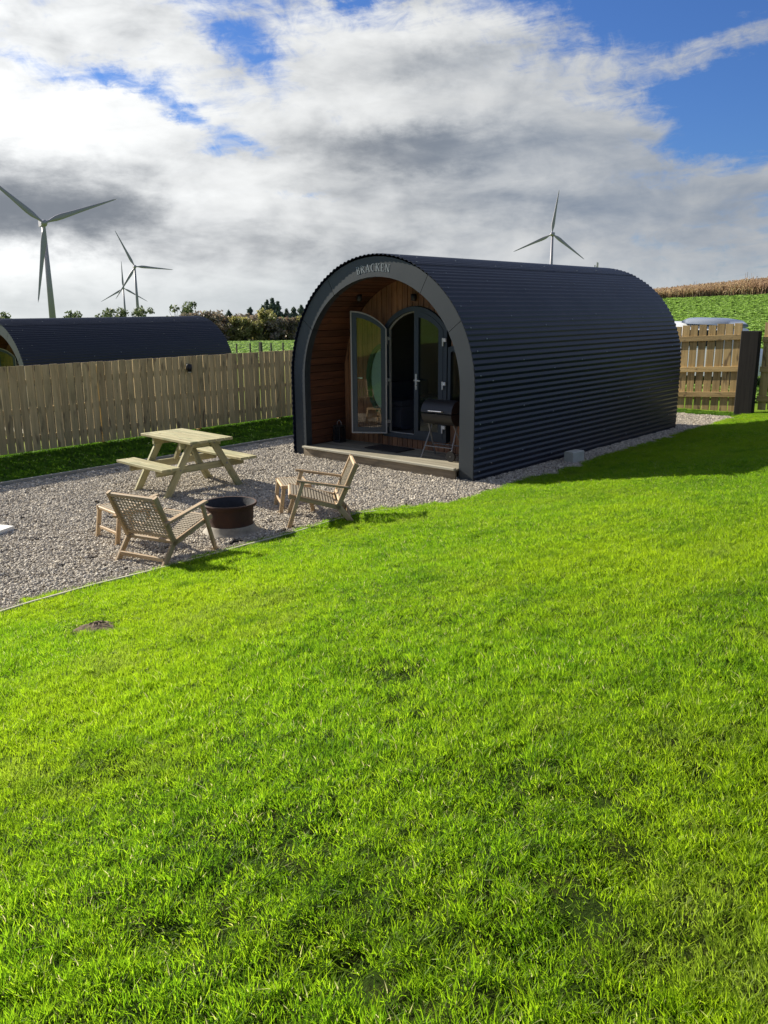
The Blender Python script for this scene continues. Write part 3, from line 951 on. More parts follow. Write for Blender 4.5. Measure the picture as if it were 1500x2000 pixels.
def lining(pod, z0, deck):
    h = PH - 0.04 - deck; r = PIN + 0.012; total = 2 * h + math.pi * r
    n = 60; w = total / n
    for i in range(n):
        s0, s1 = i * w + 0.003, (i + 1) * w - 0.003
        (xa, za), _n = arc_at(r, PH - 0.04, deck, s0); (xb, zb), _n2 = arc_at(r, PH - 0.04, deck, s1)
        cx, cz = (xa + xb) / 2, (za + zb) / 2
        _, (nx, nz) = arc_at(r, PH - 0.04, deck, (s0 + s1) / 2)
        wd = math.hypot(xb - xa, zb - za)
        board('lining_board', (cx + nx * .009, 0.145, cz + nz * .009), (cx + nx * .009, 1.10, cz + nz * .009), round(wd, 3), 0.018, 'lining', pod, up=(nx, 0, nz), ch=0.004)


YW = 1.03            # porch depth: the timber wall stands this far behind the front


def arch_top(x, r, straight):
    return straight + math.sqrt(max(0.0, r * r - x * x))


DW, DZ0, DSP, DAP = 0.655, 0.40, 2.24, 2.575     # half width, bottom, spring and apex of the double door opening


def door_arc(x, grow=0.0):
    hw = DW + grow; rise = DAP - DSP
    R = (DW * DW + rise * rise) / (2 * rise)
    return DAP + grow - R - grow + math.sqrt(max(0, (R + grow) ** 2 - x * x)) if abs(x) <= hw else DZ0


def cladding(pod, deck):
    n = 29; w = 2 * PIN / n
    for i in range(n):
        x0, x1 = -PIN + i * w + 0.003, -PIN + (i + 1) * w - 0.003
        top = min(arch_top(x0, PIN, PH - .04), arch_top(x1, PIN, PH - .04))
        def piece(za0, za1, zb0, zb1):
            # polygon with its own slopes, drawn about its centre so grain follows local x
            cx, cz = (x0 + x1) / 2, (za0 + zb0) / 2
            pl = [(za0 - cz, x0 - cx), (za1 - cz, x1 - cx), (zb1 - cz, x1 - cx), (zb0 - cz, x0 - cx)]
            y = 0.011; c = 0.004
            vs = [(a, b, -y) for a, b in pl] + [(a, b + (c if b < 0 else -c), y) for a, b in pl]
            fs = [(3, 2, 1, 0), (4, 5, 6, 7), (0, 1, 5, 4), (1, 2, 6, 5), (2, 3, 7, 6), (3, 0, 4, 7)]
            mb = MB(); mb.add(vs, fs)
            mt = Matrix(((0, 1, 0, cx), (0, 0, -1, YW), (1, 0, 0, cz), (0, 0, 0, 1)))
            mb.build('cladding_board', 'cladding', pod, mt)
        t0, t1 = arch_top(x0, PIN + .01, PH - .04), arch_top(x1, PIN + .01, PH - .04)
        xm = (x0 + x1) / 2
        if abs(xm) < DW + 0.055:
            piece(deck, deck, DZ0 - 0.05, DZ0 - 0.05)
            piece(max(door_arc(x0, .06), DSP), max(door_arc(x1, .06), DSP), t0, t1)
        elif DW + 0.055 <= abs(xm) < DW + 0.46:
            u = min(1.0, max(0.0, (abs(xm) - DW - .065) / .42)); hh = .64 * math.sqrt(max(0.0, 1 - u * u))
            piece(deck, deck, 1.36 - hh + .03, 1.36 - hh + .03)
            piece(1.36 + hh - .03, 1.36 + hh - .03, t0, t1)
        else:
            piece(deck, deck, t0, t1)


def half_leaf(side, inset):
    """outline of one door leaf in wall coords (x from hinge to meeting stile); side -1 left, +1 right"""
    x_h, x_m = side * (DW - 0.03), side * 0.004
    pts = [(x_h - side * inset, DZ0 + 0.02 + inset), (x_m + side * inset, DZ0 + 0.02 + inset)]
    xs_ = np.linspace(x_m + side * inset, x_h - side * inset, 12)
    pts += [(x, door_arc(x) - 0.03 - inset) for x in xs_]
    return pts


def ring_mesh(outer, inner, y0, y1):
    n = len(outer); vs = []; fs = []
    for (a, b), (c, d) in zip(outer, inner):
        vs += [(a, y0, b), (c, y0, d), (a, y1, b), (c, y1, d)]
    for i in range(n):
        a = 4 * i; b = 4 * ((i + 1) % n)
        fs += [(a, b, b + 1, a + 1), (a + 2, a + 3, b + 3, b + 2), (a, a + 2, b + 2, b), (a + 1, b + 1, b + 3, a + 3)]
    mb = MB(); mb.add(vs, fs); return mb


def door_leaf(pod, side, angle):
    hx = side * (DW - 0.03)
    hy = YW - 0.052
    mt = Matrix.Translation((hx, hy, 0)) @ Matrix.Rotation(angle, 4, 'Z')
    sh = lambda p: [(x - hx, z) for x, z in p]
    o_, i_ = sh(half_leaf(side, 0.0)), sh(half_leaf(side, 0.095))
    leaf = ring_mesh(o_, i_, 0.0, 0.05).build('door', 'doorframe', pod, mt)
    # pale rebate seal round the edge of the leaf
    ring_mesh([(x * 1.0, z) for x, z in sh(half_leaf(side, -0.012))], sh(half_leaf(side, 0.012)), 0.05, 0.064).build('seal', 'seal', leaf)
    mb = MB(); mb.prism(sh(half_leaf(side, 0.085)), 0.018, 0.032); mb.build('pane', 'glass', leaf)
    xm = -side * (DW - 0.03 - 0.055)
    mb = MB(); mb.box(xm, -0.006, 1.36, 0.032, 0.012, 0.27); mb.box(xm - side * -0.0 , -0.035, 1.39, 0.02, 0.05, 0.02)
    mb.beam((xm, -0.055, 1.39), (xm + side * 0.125, -0.055, 1.385), 0.016, 0.022)
    mb.build('handle', 'chrome', leaf)
    for zz in (0.62, 1.36, 2.08):
        mb = MB(); mb.box(side * 0.035, -0.012, zz, 0.075, 0.024, 0.055); mb.tube([(side * 0.0 + side * .012, -0.02, zz - .10), (side * .012, -0.02, zz + .035)], 0.012, 8)
        mb.build('hinge', 'whiteplastic' if side > 0 else 'greymetal', leaf)
    return leaf


def make_pod(loc, label, rz=0.0):
    z0 = -0.02
    pod = thing('camping_pod', label, 'camping pod', loc, rz, 'arched camping pods')
    pod_shell(pod, z0)
    deck = 0.185
    J = R_(57)
    ring = [frame_panel(pod, ('leg', 1, R_(30)), z0), frame_panel(pod, ('arc', R_(30.25), J), z0), frame_panel(pod, ('arc', J + R_(.25), math.pi - J - R_(.25)), z0),
            frame_panel(pod, ('arc', math.pi - J, math.pi - R_(30.25)), z0), frame_panel(pod, ('leg', -1, R_(30)), z0)]
    lining(pod, z0, deck)
    cladding(pod, deck)
    # closes the gap between wall lining and shell, and the dark room behind the door
    mb = MB(); pa = arch_pts(PIN + .03, PH - .04, deck, 24); n = len(pa)
    vs = [(x, 1.06, z) for x, z in pa] + [(x, PL - .3, z) for x, z in pa]
    mb.add(vs, [(i, i + 1, n + i + 1, n + i) for i in range(n - 1)] + [tuple(range(n, 2 * n))]); mb.build('inner_lining', 'inside', pod)
    mb = MB(); mb.box(0, 1.06 + (PL - 1.4) / 2, 0.35, 2 * PIN, PL - 1.4, 0.05); mb.build('room_floor', 'inside', pod)
    # deck
    nb = 8; wd = 1.14 / nb
    for i in range(nb):
        y = -0.04 + (i + .5) * wd
        board('deck_board', (-PIN - .0, y, deck - .014), (PIN, y, deck - .014), wd - .006, 0.028, 'deck', pod)
    board('deck_nosing', (-PIN + .01, -0.085, deck - .004), (PIN - .01, -0.085, deck - .004), 0.075, 0.036, 'nosing', pod)
    board('fascia', (-PIN + .01, -0.063, deck - .105), (PIN - .01, -0.063, deck - .105), 0.035, 0.15, 'fascia', pod)
    # door set
    xs_ = np.linspace(DW + .05, -DW - .05, 25)
    outer = [(DW + .05, DZ0 - .05)] + [(x, door_arc(x, .05)) for x in xs_] + [(-DW - .05, DZ0 - .05)]
    xi_ = np.linspace(DW - .03, -DW + .03, 25)
    inner = [(DW - .03, DZ0 + .02)] + [(x, door_arc(x) - .03) for x in xi_] + [(-DW + .03, DZ0 + .02)]
    fr = ring_mesh(outer, inner, YW - .045, YW + .09).build('door_frame', 'doorframe', pod)
    ex_ = [(x * .985, z - .004) for x, z in inner]
    ring_mesh([(x, z) for x, z in inner], [(x * .955, (z - 1.4) * .985 + 1.4) for x, z in inner], YW + .02, YW + .05).build('rebate', 'seal', fr)
    door_leaf(pod, 1, 0.0)
    door_leaf(pod, -1, R_(-146))
    # D-shaped side lights either side of the doors
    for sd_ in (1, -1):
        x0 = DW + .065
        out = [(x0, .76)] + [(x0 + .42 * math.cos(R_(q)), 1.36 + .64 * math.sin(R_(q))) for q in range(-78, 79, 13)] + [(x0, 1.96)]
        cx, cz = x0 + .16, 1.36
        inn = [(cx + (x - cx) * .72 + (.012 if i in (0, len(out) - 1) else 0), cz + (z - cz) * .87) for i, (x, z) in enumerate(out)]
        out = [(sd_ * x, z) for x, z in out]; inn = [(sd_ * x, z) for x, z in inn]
        w = ring_mesh(out, inn, YW - .035, YW + .05).build('window', 'doorframe' if sd_ > 0 else 'greentint', pod)  # left frame carries the painted green reflection tint
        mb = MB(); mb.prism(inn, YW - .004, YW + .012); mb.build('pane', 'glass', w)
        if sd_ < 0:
            mb = MB(); mb.prism([(x, z) for x, z in inn], YW + .03, YW + .04); mb.build('sky_panel', 'sky_panel', w)  # added pale panel, painted as sky reflected in the left pane
    # porch spotlights
    for (x, y, z) in ((-0.93, 0.62, 2.78), (0.0, YW - .06, 2.78)):
        mb = MB(); mb.lathe([(0.0, .05), (.045, .05), (.05, 0), (.045, -.06), (.03, -.065), (0, -.065)], 14, (x, y, z)); mb.smooth = True
        mb.build('porch_light', 'blackmetal', pod)
    return pod, ring


# serif capitals from strokes: x0,y0,x1,y1,width (unit cap height)
TH, TN = 0.13, 0.07
def _arc(cx, cy, rx, ry, a0, a1, w0, w1, n=10):
    out, inn = [], []
    for k in range(n + 1):
        a = R_(a0 + (a1 - a0) * k / n); w = w0 + (w1 - w0) * math.sin(math.pi * k / n)
        out.append((cx + rx * math.cos(a), cy + ry * math.sin(a))); inn.append((cx + (rx - w) * math.cos(a), cy + (ry - w * .6) * math.sin(a)))
    return [[out[k], out[k + 1], inn[k + 1], inn[k]] for k in range(n)]
def _st(x0, y0, x1, y1, w):
    d = Vector((x1 - x0, y1 - y0)).normalized(); p = Vector((-d.y, d.x)) * w / 2
    return [[(x0 - p.x, y0 - p.y), (x1 - p.x, y1 - p.y), (x1 + p.x, y1 + p.y), (x0 + p.x, y0 + p.y)]]
def _sf(x, y, w=.24): return [[(x - w / 2, y - .025), (x + w / 2, y - .025), (x + w / 2, y + .025), (x - w / 2, y + .025)]]
GLYPH = {
    'B': (0.62, _st(.14, 0, .14, 1, TH) + _sf(.12, .975, .22) + _sf(.12, .025, .22) + _st(.14, .97, .36, .97, .06) + _st(.14, .52, .36, .52, .06) + _st(.14, .03, .36, .03, .06) + _arc(.34, .76, .19, .24, 90, -90, .06, .12) + _arc(.36, .265, .23, .265, 90, -90, .06, .13)),
    'R': (0.68, _st(.14, 0, .14, 1, TH) + _sf(.13, .975, .22) + _sf(.13, .025, .26) + _st(.14, .97, .34, .97, .06) + _st(.14, .49, .34, .49, .06) + _arc(.33, .735, .21, .265, 90, -90, .06, .12) + _st(.34, .49, .62, .02, .12) + _sf(.62, .025, .14)),
    'A': (0.78, _st(.12, .02, .39, 1, TN) + _st(.39, 1, .66, .02, TH) + _st(.2, .36, .58, .36, .055) + _sf(.11, .025, .22) + _sf(.67, .025, .24)),
    'C': (0.70, _arc(.44, .5, .40, .5, 62, 298, .06, .14, 18) + [[(.60, .80), (.65, .76), (.66, .97), (.61, .95)]]),
    'K': (0.74, _st(.14, 0, .14, 1, TH) + _sf(.14, .975, .26) + _sf(.14, .025, .26) + _st(.18, .46, .58, .97, TN) + _st(.3, .6, .64, .02, TH) + _sf(.58, .975, .22) + _sf(.64, .025, .2)),
    'E': (0.60, _st(.14, 0, .14, 1, TH) + _sf(.13, .975, .2) + _sf(.13, .025, .2) + _st(.14, .97, .5, .97, .06) + _st(.14, .52, .42, .52, .06) + _st(.14, .03, .54, .03, .06) + [[(.48, .8), (.52, .8), (.52, .99), (.47, .97)]] + [[(.50, .01), (.55, .01), (.57, .22), (.53, .2)]]),
    'N': (0.78, _st(.12, 0, .12, 1, TN) + _st(.12, .97, .64, .02, TH) + _st(.64, 0, .64, 1, TN) + _sf(.08, .975, .2) + _sf(.12, .025, .2) + _sf(.64, .975, .22))}


def lettering(panel, word, height, radius, ang_width, shift=0.0):
    tot = sum(GLYPH[c][0] for c in word) + 0.10 * (len(word) - 1)
    k = ang_width * (radius + height * .5) / tot / height       # stretch to the wanted arc
    pos = -tot / 2
    for ci, c in enumerate(word):
        wv, quads = GLYPH[c]; mb = MB()
        for qi, q in enumerate(quads):
            pts = []
            for (x, y) in q:
                a = math.pi / 2 + shift - (pos + x) * k * height / (radius + height * .5)
                rr = radius + y * height
                pts.append((rr * math.cos(a), PH + rr * math.sin(a)))
            mb.prism(pts, -0.0022 - 0.0001 * qi, 0.001)
        mb.build('letter', 'letter', panel)
        pos += wv + 0.10


pod, ring = make_pod((-8.991, 10.30, 0.0), 'dark blue corrugated camping pod with open porch door and BRACKEN over its arch', R_(-1.0))
lettering(ring[2], 'BRACKEN', 0.118, 1.752, 0.40, 0.025)
sofa = MB(); sofa.box(-1.10, 2.3, 0.60, .80, 1.6, .42, .05); sofa.box(-1.40, 2.3, 0.95, .22, 1.6, .5, .05)
for q in (-.38, .38): sofa.box(-1.05, 2.3 + q, 0.86, .62, .70, .12, .03)
so = sofa.build('dark_sofa', 'sofa', None, Matrix.Translation((-8.991, 10.3, 0)))
tag(so, 'dark seat dimly seen through the open pod door', 'sofa')
pod2, _r = make_pod((-25.25, 11.5, -1.08), 'second corrugated pod rising behind the left picket fence')

# ------------------------------------------------------------------ left fence
def picket_mesh(name, w, h, th, variant):
    r = random.Random(variant)
    v, f = box_geo(h, w, th, 0.004)
    v = [(x, y + r.uniform(-.002, .002) + (x / h) * r.uniform(-.006, .006), z) for x, y, z in v]
    me = bpy.data.meshes.new(name); me.from_pydata(v, [], f); me.update()
    return me


def picket_fence(label, p0, p1, top0, top1, spacing, width, mat, rails, face, nvar=5, skip=(), bottom=0.05):
    """face: unit vector towards the side that carries the pickets"""
    p0, p1 = Vector((*p0, 0)), Vector((*p1, 0)); d = (p1 - p0); L = d.length; d.normalize(); fv = Vector((*face, 0))
    fe = thing('picket_fence', label, 'fence', (p0 + p1) / 2)
    c = (p0 + p1) / 2; n = int(L / spacing)
    ms = []
    for q in range(nvar):
        me = picket_mesh('picket', width, 1.0, 0.02, q); me.materials.append(M[mat]); ms.append(me)
    for i in range(n):
        s = (i + .5) * spacing
        base = p0 + d * s
        zb = zg(base.x, base.y) * 0.0 + bottom; zt = top0 + (top1 - top0) * s / L + rnd.uniform(-.006, .006)
        h = zt - zb
        mt = Matrix.Identity(4)
        ax = Vector((d.x * rnd.uniform(-.008, .008), d.y * rnd.uniform(-.008, .008), 1)).normalized()
        yv = d.copy(); zv = ax.cross(yv)
        for k in range(3): mt[k][0] = ax[k] * h; mt[k][1] = yv[k]; mt[k][2] = zv[k]
        pos = base - c + fv * 0.012 + Vector((0, 0, (zb + zt) / 2)) + d * rnd.uniform(-.004, .004)
        for k in range(3): mt[k][3] = pos[k]
        mk('picket', ms[rnd.randrange(nvar)], None, fe, mt)
    for zr in rails:
        board('rail', p0 - c - fv * .024 + Vector((0, 0, zr)), p1 - c - fv * .024 + Vector((0, 0, zr + (top1 - top0))), 0.045, 0.095, mat, fe)
    s = 0.4
    while s < L:
        q = p0 + d * s - c - fv * .10
        board('post', (q.x, q.y, -0.3), (q.x, q.y, min(top0, top1) - 0.04), 0.1, 0.1, mat, fe, up=(d.x, d.y, 0)); s += 2.4
    return fe


picket_fence('long weathered picket fence on the left between the grass verge and second pod', (-14.93, -6.0), (-14.93, 15.4), 1.60, 1.63, 0.1605, 0.147, 'picket', (1.30, 0.78, 0.27), (1, 0))
lamp = thing('fence_lamp', 'small black down lamp fixed to the left picket fence', 'lamp', (-14.90, 10.91, 1.40))
mb = MB(); mb.lathe([(0, .06), (.055, .055), (.055, -.02), (.045, -.10), (0, -.10)], 14, (.06, 0, 0)); mb.smooth = True; mb.build('shade', 'blackmetal', lamp)
mb = MB(); mb.box(0.006, 0, 0, .014, .09, .13); mb.build('bracket', 'blackmetal', lamp)
mb = MB(); mb.lathe([(0, -.125), (.03, -.12), (.042, -.101), (0, -.101)], 14, (.06, 0, 0)); mb.build('lens', 'lens', lamp)

# right fences: rails face us; a dark sleeper post stands between the two runs
def rail_fence(label, x0, x1, y, top0, top1, spacing, width, rails, bottom=0.06):
    fe = thing('picket_fence', label, 'fence', ((x0 + x1) / 2, y, 0)); cx = (x0 + x1) / 2
    ms = []
    for q in range(5):
        me = picket_mesh('picket', width, 1.0, 0.022, 20 + q); me.materials.append(M['picket_gold']); ms.append(me)
    n = int((x1 - x0) / spacing)
    for i in range(n):
        x = x0 + (i + .5) * spacing; zt = top0 + (top1 - top0) * (x - x0) / (x1 - x0) + rnd.uniform(-.015, .015)
        zb = bottom + max(0, zg(x, y - .3)) * .8; h = zt - zb
        mt = Matrix.Translation((x - cx + rnd.uniform(-.006, .006), 0.035, (zt + zb) / 2)) @ Matrix.Rotation(rnd.uniform(-.008, .008), 4, 'Y') @ Matrix(((0, 1, 0, 0), (0, 0, 1, 0), (h, 0, 0, 0), (0, 0, 0, 1)))
        mk('picket', ms[rnd.randrange(5)], None, fe, mt)
    for zr in rails:
        board('rail', (x0 - cx, 0, zr), (x1 - cx, 0, zr + (top1 - top0)), 0.046, 0.125, 'picket_gold', fe)
    return fe


rail_fence('golden picket fence run between the pod rear and the dark sleeper post', -9.6, -6.60, 21.0, 2.02, 2.19, 0.213, 0.183, (1.70, 0.94, 0.32))
rail_fence('golden picket fence run to the right of the dark sleeper post', -6.14, -2.3, 21.0, 2.20, 2.26, 0.213, 0.183, (1.82, 1.12, 0.42), .1)
sl = MB(); sl.box(0, 0, 0, 2.3, .40, .24, .02)
v_, f_ = box_geo(2.35, .42, .22, .015)
me = bpy.data.meshes.new('timber_post'); me.from_pydata(v_, [], f_); me.update()
o = mk('timber_post', me, 'sleeper', None, Matrix.Translation((-6.37, 20.86, 0.84)) @ Matrix(((0, 1, 0, 0), (0, 0, 1, 0), (1, 0, 0, 0), (0, 0, 0, 1))))
tag(o, 'thick black timber sleeper post standing between the two golden fence runs', 'post')

# ------------------------------------------------------------------ edging boards
def edging(label, pts, mat, zt, th, n_each=2.4):
    e = thing('garden_edging', label, 'edging', pts[0] + (0,)); o0 = Vector((*pts[0], 0))
    for a, b_ in zip(pts[:-1], pts[1:]):
        board('edging_board', Vector((*a, zt - .05)) - o0, Vector((*b_, zt - .05)) - o0, th, 0.11, mat, e, ch=.005)
    return e


edging('straight grey timber edging between the gravel and fence verge', [(-12.43, y) for y in (1.6, 4.0, 6.4, 8.8, 11.2, 13.6, 16.0)], 'grey_edging', 0.062, 0.045)
ely = np.arange(1.4, 8.3, 0.62)
edging('curving pale timber edging along the lower side of the lawn', [(float(lawn_edge(y)) - .012, float(y)) for y in ely], 'edging', 0.048, 0.032)

# ------------------------------------------------------------------ picnic table
pt = thing('picnic_table', 'pale timber picnic table with two benches on the gravel', 'picnic table', (-10.06, 7.26, 0), R_(-3.5))
for i in range(5):
    board('top_board', (-.66, -.29 + i * .145, .79), (.66, -.29 + i * .145, .79), .138, .038, 'table', pt)
for sgn in (-1, 1):
    for i in (0, 1):
        yb = sgn * (.585 + i * .15)
        board('seat_board', (-.62, yb, .452), (.62, yb, .452), .142, .038, 'table', pt)
for xs in (-.40, .40):
    for sgn in (-1, 1):
        board('leg', (xs, sgn * .64, -.01), (xs, sgn * .17, .765), .045, .10, 'table', pt, up=(0, sgn, .6))
    e_ = .047 if xs > 0 else -.047
    board('crossbeam', (xs - e_, -.74, .38), (xs - e_, .74, .38), .045, .10, 'table', pt)
    board('top_bearer', (xs - e_, -.34, .72), (xs - e_, .34, .72), .045, .095, 'table', pt)
    board('brace', (xs - e_ * 1.6, 0, .41), (xs * .22, 0, .76), .07, .045, 'table', pt)
    mb = MB()
    for sgn in (-1, 1):
        for zz in (.39, .72):
            yy = sgn * (.64 - (.64 - .17) * (zz + .01) / .775)
            mb.tube([(xs + (.022 if xs > 0 else -.022), yy, zz), (xs + (.033 if xs > 0 else -.033), yy, zz)], .014, 8)
    mb.build('bolt', 'greymetal', pt)

# ------------------------------------------------------------------ lounge chairs and footstools
def woven(name, parent, c00, c10, c01, c11, n1, n2, w1, w2, mat='cord', sag=0.0):
    """cords between two rails, woven both ways, as one webbing part"""
    mb = MB(); c00, c10, c01, c11 = map(Vector, (c00, c10, c01, c11))
    nrm = (c10 - c00).cross(c01 - c00).normalized()
    def P_(u, v): 
        p = (c00 * (1 - u) + c10 * u) * (1 - v) + (c01 * (1 - u) + c11 * u) * v
        return p - nrm * sag * 4 * v * (1 - v)
    for i in range(n1):
        u = (i + .5) / n1
        for j in range(8):
            v0, v1 = j / 8, (j + 1) / 8
            mb.beam(P_(u, v0), P_(u, v1), w1, .007, up=nrm)
    for j in range(n2):
        v = (j + .5) / n2
        mb.beam(P_(0, v) + nrm * .005, P_(1, v) + nrm * .005, w2, .006, up=nrm)
    return mb.build(name, mat, parent)


def make_chair(label, x, y, th, group):
    # local frame: +X to the sitter's right, +Y forward
    ch = thing('lounge_chair', label, 'chair', (x, y, 0), th - math.pi / 2, group)
    W = .675
    for s in (-1, 1):
        xx = s * (W / 2 - .02)
        n_ = 'teak'
        # side frame: kicked rear leg, back post and seat rail meet at the knuckle
        board('back_post', (xx, .215, .22), (xx, -.03, .775), .036, .062, n_, ch, up=(0, 1, 0), ch=.008)
        board('rear_leg', (xx, .225, .285), (xx, .0, -.005), .036, .066, n_, ch, up=(0, 1, 0), ch=.008)
        board('seat_rail', (xx, .17, .235), (xx, .80, .40), .036, .058, n_, ch, ch=.008)
        board('front_leg', (xx + s * .036, .815, -.005), (xx + s * .036, .625, .575), .034, .050, n_, ch, up=(0, 1, 0), ch=.008)
        board('armrest', (xx + s * .030, .05, .485), (xx + s * .030, .70, .592), .068, .026, n_, ch, ch=.008)
    xi = W / 2 - .038
    board('top_rail', (-xi - .015, -.018, .748), (xi + .015, -.018, .748), .04, .045, 'teak', ch, ch=.01)
    board('lower_back_rail', (-xi, .185, .315), (xi, .185, .315), .034, .04, 'teak', ch, ch=.008)
    board('rear_seat_rail', (-xi, .225, .245), (xi, .225, .245), .034, .04, 'teak', ch, ch=.008)
    board('front_seat_rail', (-xi, .785, .397), (xi, .785, .397), .04, .04, 'teak', ch, ch=.01)
    board('stretcher', (-xi, .055, .095), (xi, .055, .095), .026, .045, 'teak', ch, ch=.006)
    wv = woven('back_webbing', ch, (-xi, .175, .335), (xi, .175, .335), (-xi, -.005, .725), (xi, -.005, .725), 13, 11, .013, .013)
    ws_ = woven('seat_webbing', ch, (-xi, .245, .262), (xi, .245, .262), (-xi, .775, .412), (xi, .775, .412), 15, 15, .016, .018, sag=-.015)
    return ch


make_chair('lounge chair seen from behind with open woven cord back beside the fire pit', -7.299, 4.576, 1.789, 'woven lounge chairs by the fire pit')
make_chair('lounge chair seen from its side in front of the pod deck facing the fire pit', -6.907, 7.445, -2.315, 'woven lounge chairs by the fire pit')


def make_stool(label, x, y, rz, w=.56, d=.40, h=.385):
    st = thing('footstool', label, 'footstool', (x, y, 0), rz, 'woven footstools')
    for sx in (-1, 1):
        for sy in (-1, 1):
            board('leg', (sx * (w / 2 - .02), sy * (d / 2 + .025), -.005), (sx * (w / 2 - .02), sy * (d / 2 - .03), h - .03), .034, .05, 'teak', st, up=(0, 1, 0), ch=.007)
        board('side_rail', (sx * (w / 2 - .02), -d / 2 - .005, h - .02), (sx * (w / 2 - .02), d / 2 + .005, h - .02), .036, .042, 'teak', st, ch=.007)
    for sy in (-1, 1):
        board('end_rail', (-w / 2 + .036, sy * (d / 2 - .02), h - .02), (w / 2 - .036, sy * (d / 2 - .02), h - .02), .034, .036, 'teak', st, ch=.007)
        board('stretcher', (-w / 2 + .036, sy * (d / 2 - .0), .14), (w / 2 - .036, sy * (d / 2 - .0), .14), .024, .036, 'teak', st, ch=.005)
    woven('seat_webbing', st, (-w / 2 + .036, -d / 2 + .03, h - .008), (w / 2 - .036, -d / 2 + .03, h - .008), (-w / 2 + .036, d / 2 - .03, h - .008), (w / 2 - .036, d / 2 - .03, h - .008), 14, 9, .016, .018)
    return st


make_stool('woven footstool half hidden behind the chair that is seen from behind', -8.37, 5.10, R_(-7))
make_stool('woven footstool between the picnic table and the chair in front of the deck', -7.88, 7.34, R_(-34.5), .56, .38)

# ------------------------------------------------------------------ fire pit
fp = thing('fire_pit', 'rusty steel wheel rim fire pit on a pale ring base', 'fire pit', (-7.63, 6.07, 0))
mb = MB(); mb.smooth = True
mb.lathe([(.275, .085), (.268, .10), (.262, .12), (.270, .17), (.276, .22), (.272, .27), (.280, .315), (.312, .335), (.322, .36), (.316, .372), (.296, .368)], 56)
o = mb.build('drum', 'rust', fp); o.data.set_sharp_from_angle(angle=R_(45))
mb = MB(); mb.smooth = True; mb.lathe([(.296, .368), (.285, .345), (.262, .31), (.258, .10), (.0, .09)], 56); mb.build('inner_wall', 'ash', fp)
mb = MB(); mb.smooth = True
mb.lathe([(.335, -.01), (.338, .02), (.325, .035), (.30, .055), (.285, .095), (.272, .11), (.264, .095), (.264, -.01)], 56)
o = mb.build('base_ring', 'palering', fp); o.data.set_sharp_from_angle(angle=R_(45))
mb = MB()
for k in range(46):
    r = .24 * math.sqrt(rnd.random()); a = rnd.uniform(0, 6.28); s = rnd.uniform(.02, .05)
    mt = Matrix.Rotation(rnd.uniform(0, 3), 4, 'Z') @ Matrix.Rotation(rnd.uniform(-.6, .6), 4, 'X')
    mb.box(r * math.cos(a) * .9, r * math.sin(a) * .9, 0.155 + rnd.uniform(-.02, .03), s * 2, s, s, .008, mt)
mb.lathe([(.0, .15), (.255, .145)], 30)
o = mb.build('ash_bed', 'ash', fp); o['kind'] = 'stuff'

# ------------------------------------------------------------------ barbecue on the deck
bq = thing('barrel_barbecue', 'black barrel barbecue with a lid on the porch deck', 'barbecue', (-8.03, 10.86, .185), R_(2))
def half_barrel(r, L, a0, a1, n=14):
    mb = MB(); pts = [(r * math.cos(a0 + (a1 - a0) * k / n), r * math.sin(a0 + (a1 - a0) * k / n)) for k in range(n + 1)]
    vs = [(-L / 2, y, z) for y, z in pts] + [(L / 2, y, z) for y, z in pts]; m_ = n + 1
    fs = [(k, k + 1, m_ + k + 1, m_ + k) for k in range(n)] + [tuple(range(m_ - 1, -1, -1)), tuple(range(m_, 2 * m_))]
    mb.add(vs, fs); mb.smooth = True; return mb
o = half_barrel(.205, .60, R_(2), R_(178)).build('lid', 'blackmetal', bq, Matrix.Translation((0, 0, .755))); o.data.set_sharp_from_angle(angle=R_(40))
mb = MB(); mb.tube([(-.13, -.205, .04), (-.13, -.24, .04), (.13, -.24, .04), (.13, -.205, .04)], .009, 8); mb.build('handle', 'chrome', o)
mb = MB(); mb.box(-.12, -.178, .075, .05, .01, .012)
o = half_barrel(.20, .59, R_(182), R_(358)).build('bowl', 'blackmetal', bq, Matrix.Translation((0, 0, .75))); o.data.set_sharp_from_angle(angle=R_(40))
for x in (-.25, .25):
    mb = MB(); mb.tube([(x * 1.18, -.20, 0.0 if x < 0 else .08), (x * .92, .14, .72)], .013, 8); mb.build('leg', 'greymetal', bq)
    mb = MB(); mb.tube([(x * 1.18, .22, 0.0 if x < 0 else .08), (x * .92, -.14, .72)], .013, 8); mb.build('leg', 'greymetal', bq)
mb = MB()
for yy in (-.13, .15): mb.tube([(-.28, yy, .20), (.28, yy, .20)], .008, 6)
for k in range(6): mb.tube([(-.22 + k * .09, -.13, .20), (-.22 + k * .09, .15, .20)], .005, 6)
mb.build('lower_rack', 'greymetal', bq)
mb = MB(); mb.tube([(.31, -.24, .085), (.31, .24, .085)], .010, 8); mb.build('axle', 'greymetal', bq)
for yy in (-.22, .22):
    mb = MB(); mb.tube([(.31, yy - .018, .085), (.31, yy + .018, .085)], .085, 20); mb.build('wheel', 'rubber', bq)
dm = MB(); dm.box(0, 0, 0, .78, .46, .018, .005)
o = dm.build('door_mat', 'mat', None, Matrix.Translation((-9.30, 11.00, .196)) @ Matrix.Rotation(R_(-2), 4, 'Z')); tag(o, 'dark doormat lying on the deck before the pod door', 'doormat')
ln = thing('porch_lantern', 'small dark lantern in the porch corner behind the open door', 'lantern', (-10.53, 11.02, .186))
mb = MB(); mb.box(0, 0, .02, .17, .17, .04, .006); mb.box(0, 0, .30, .17, .17, .03, .006)
for sx in (-1, 1):
    for sy in (-1, 1): mb.box(sx * .074, sy * .074, .16, .014, .014, .26)
mb.build('frame', 'blackmetal', ln)
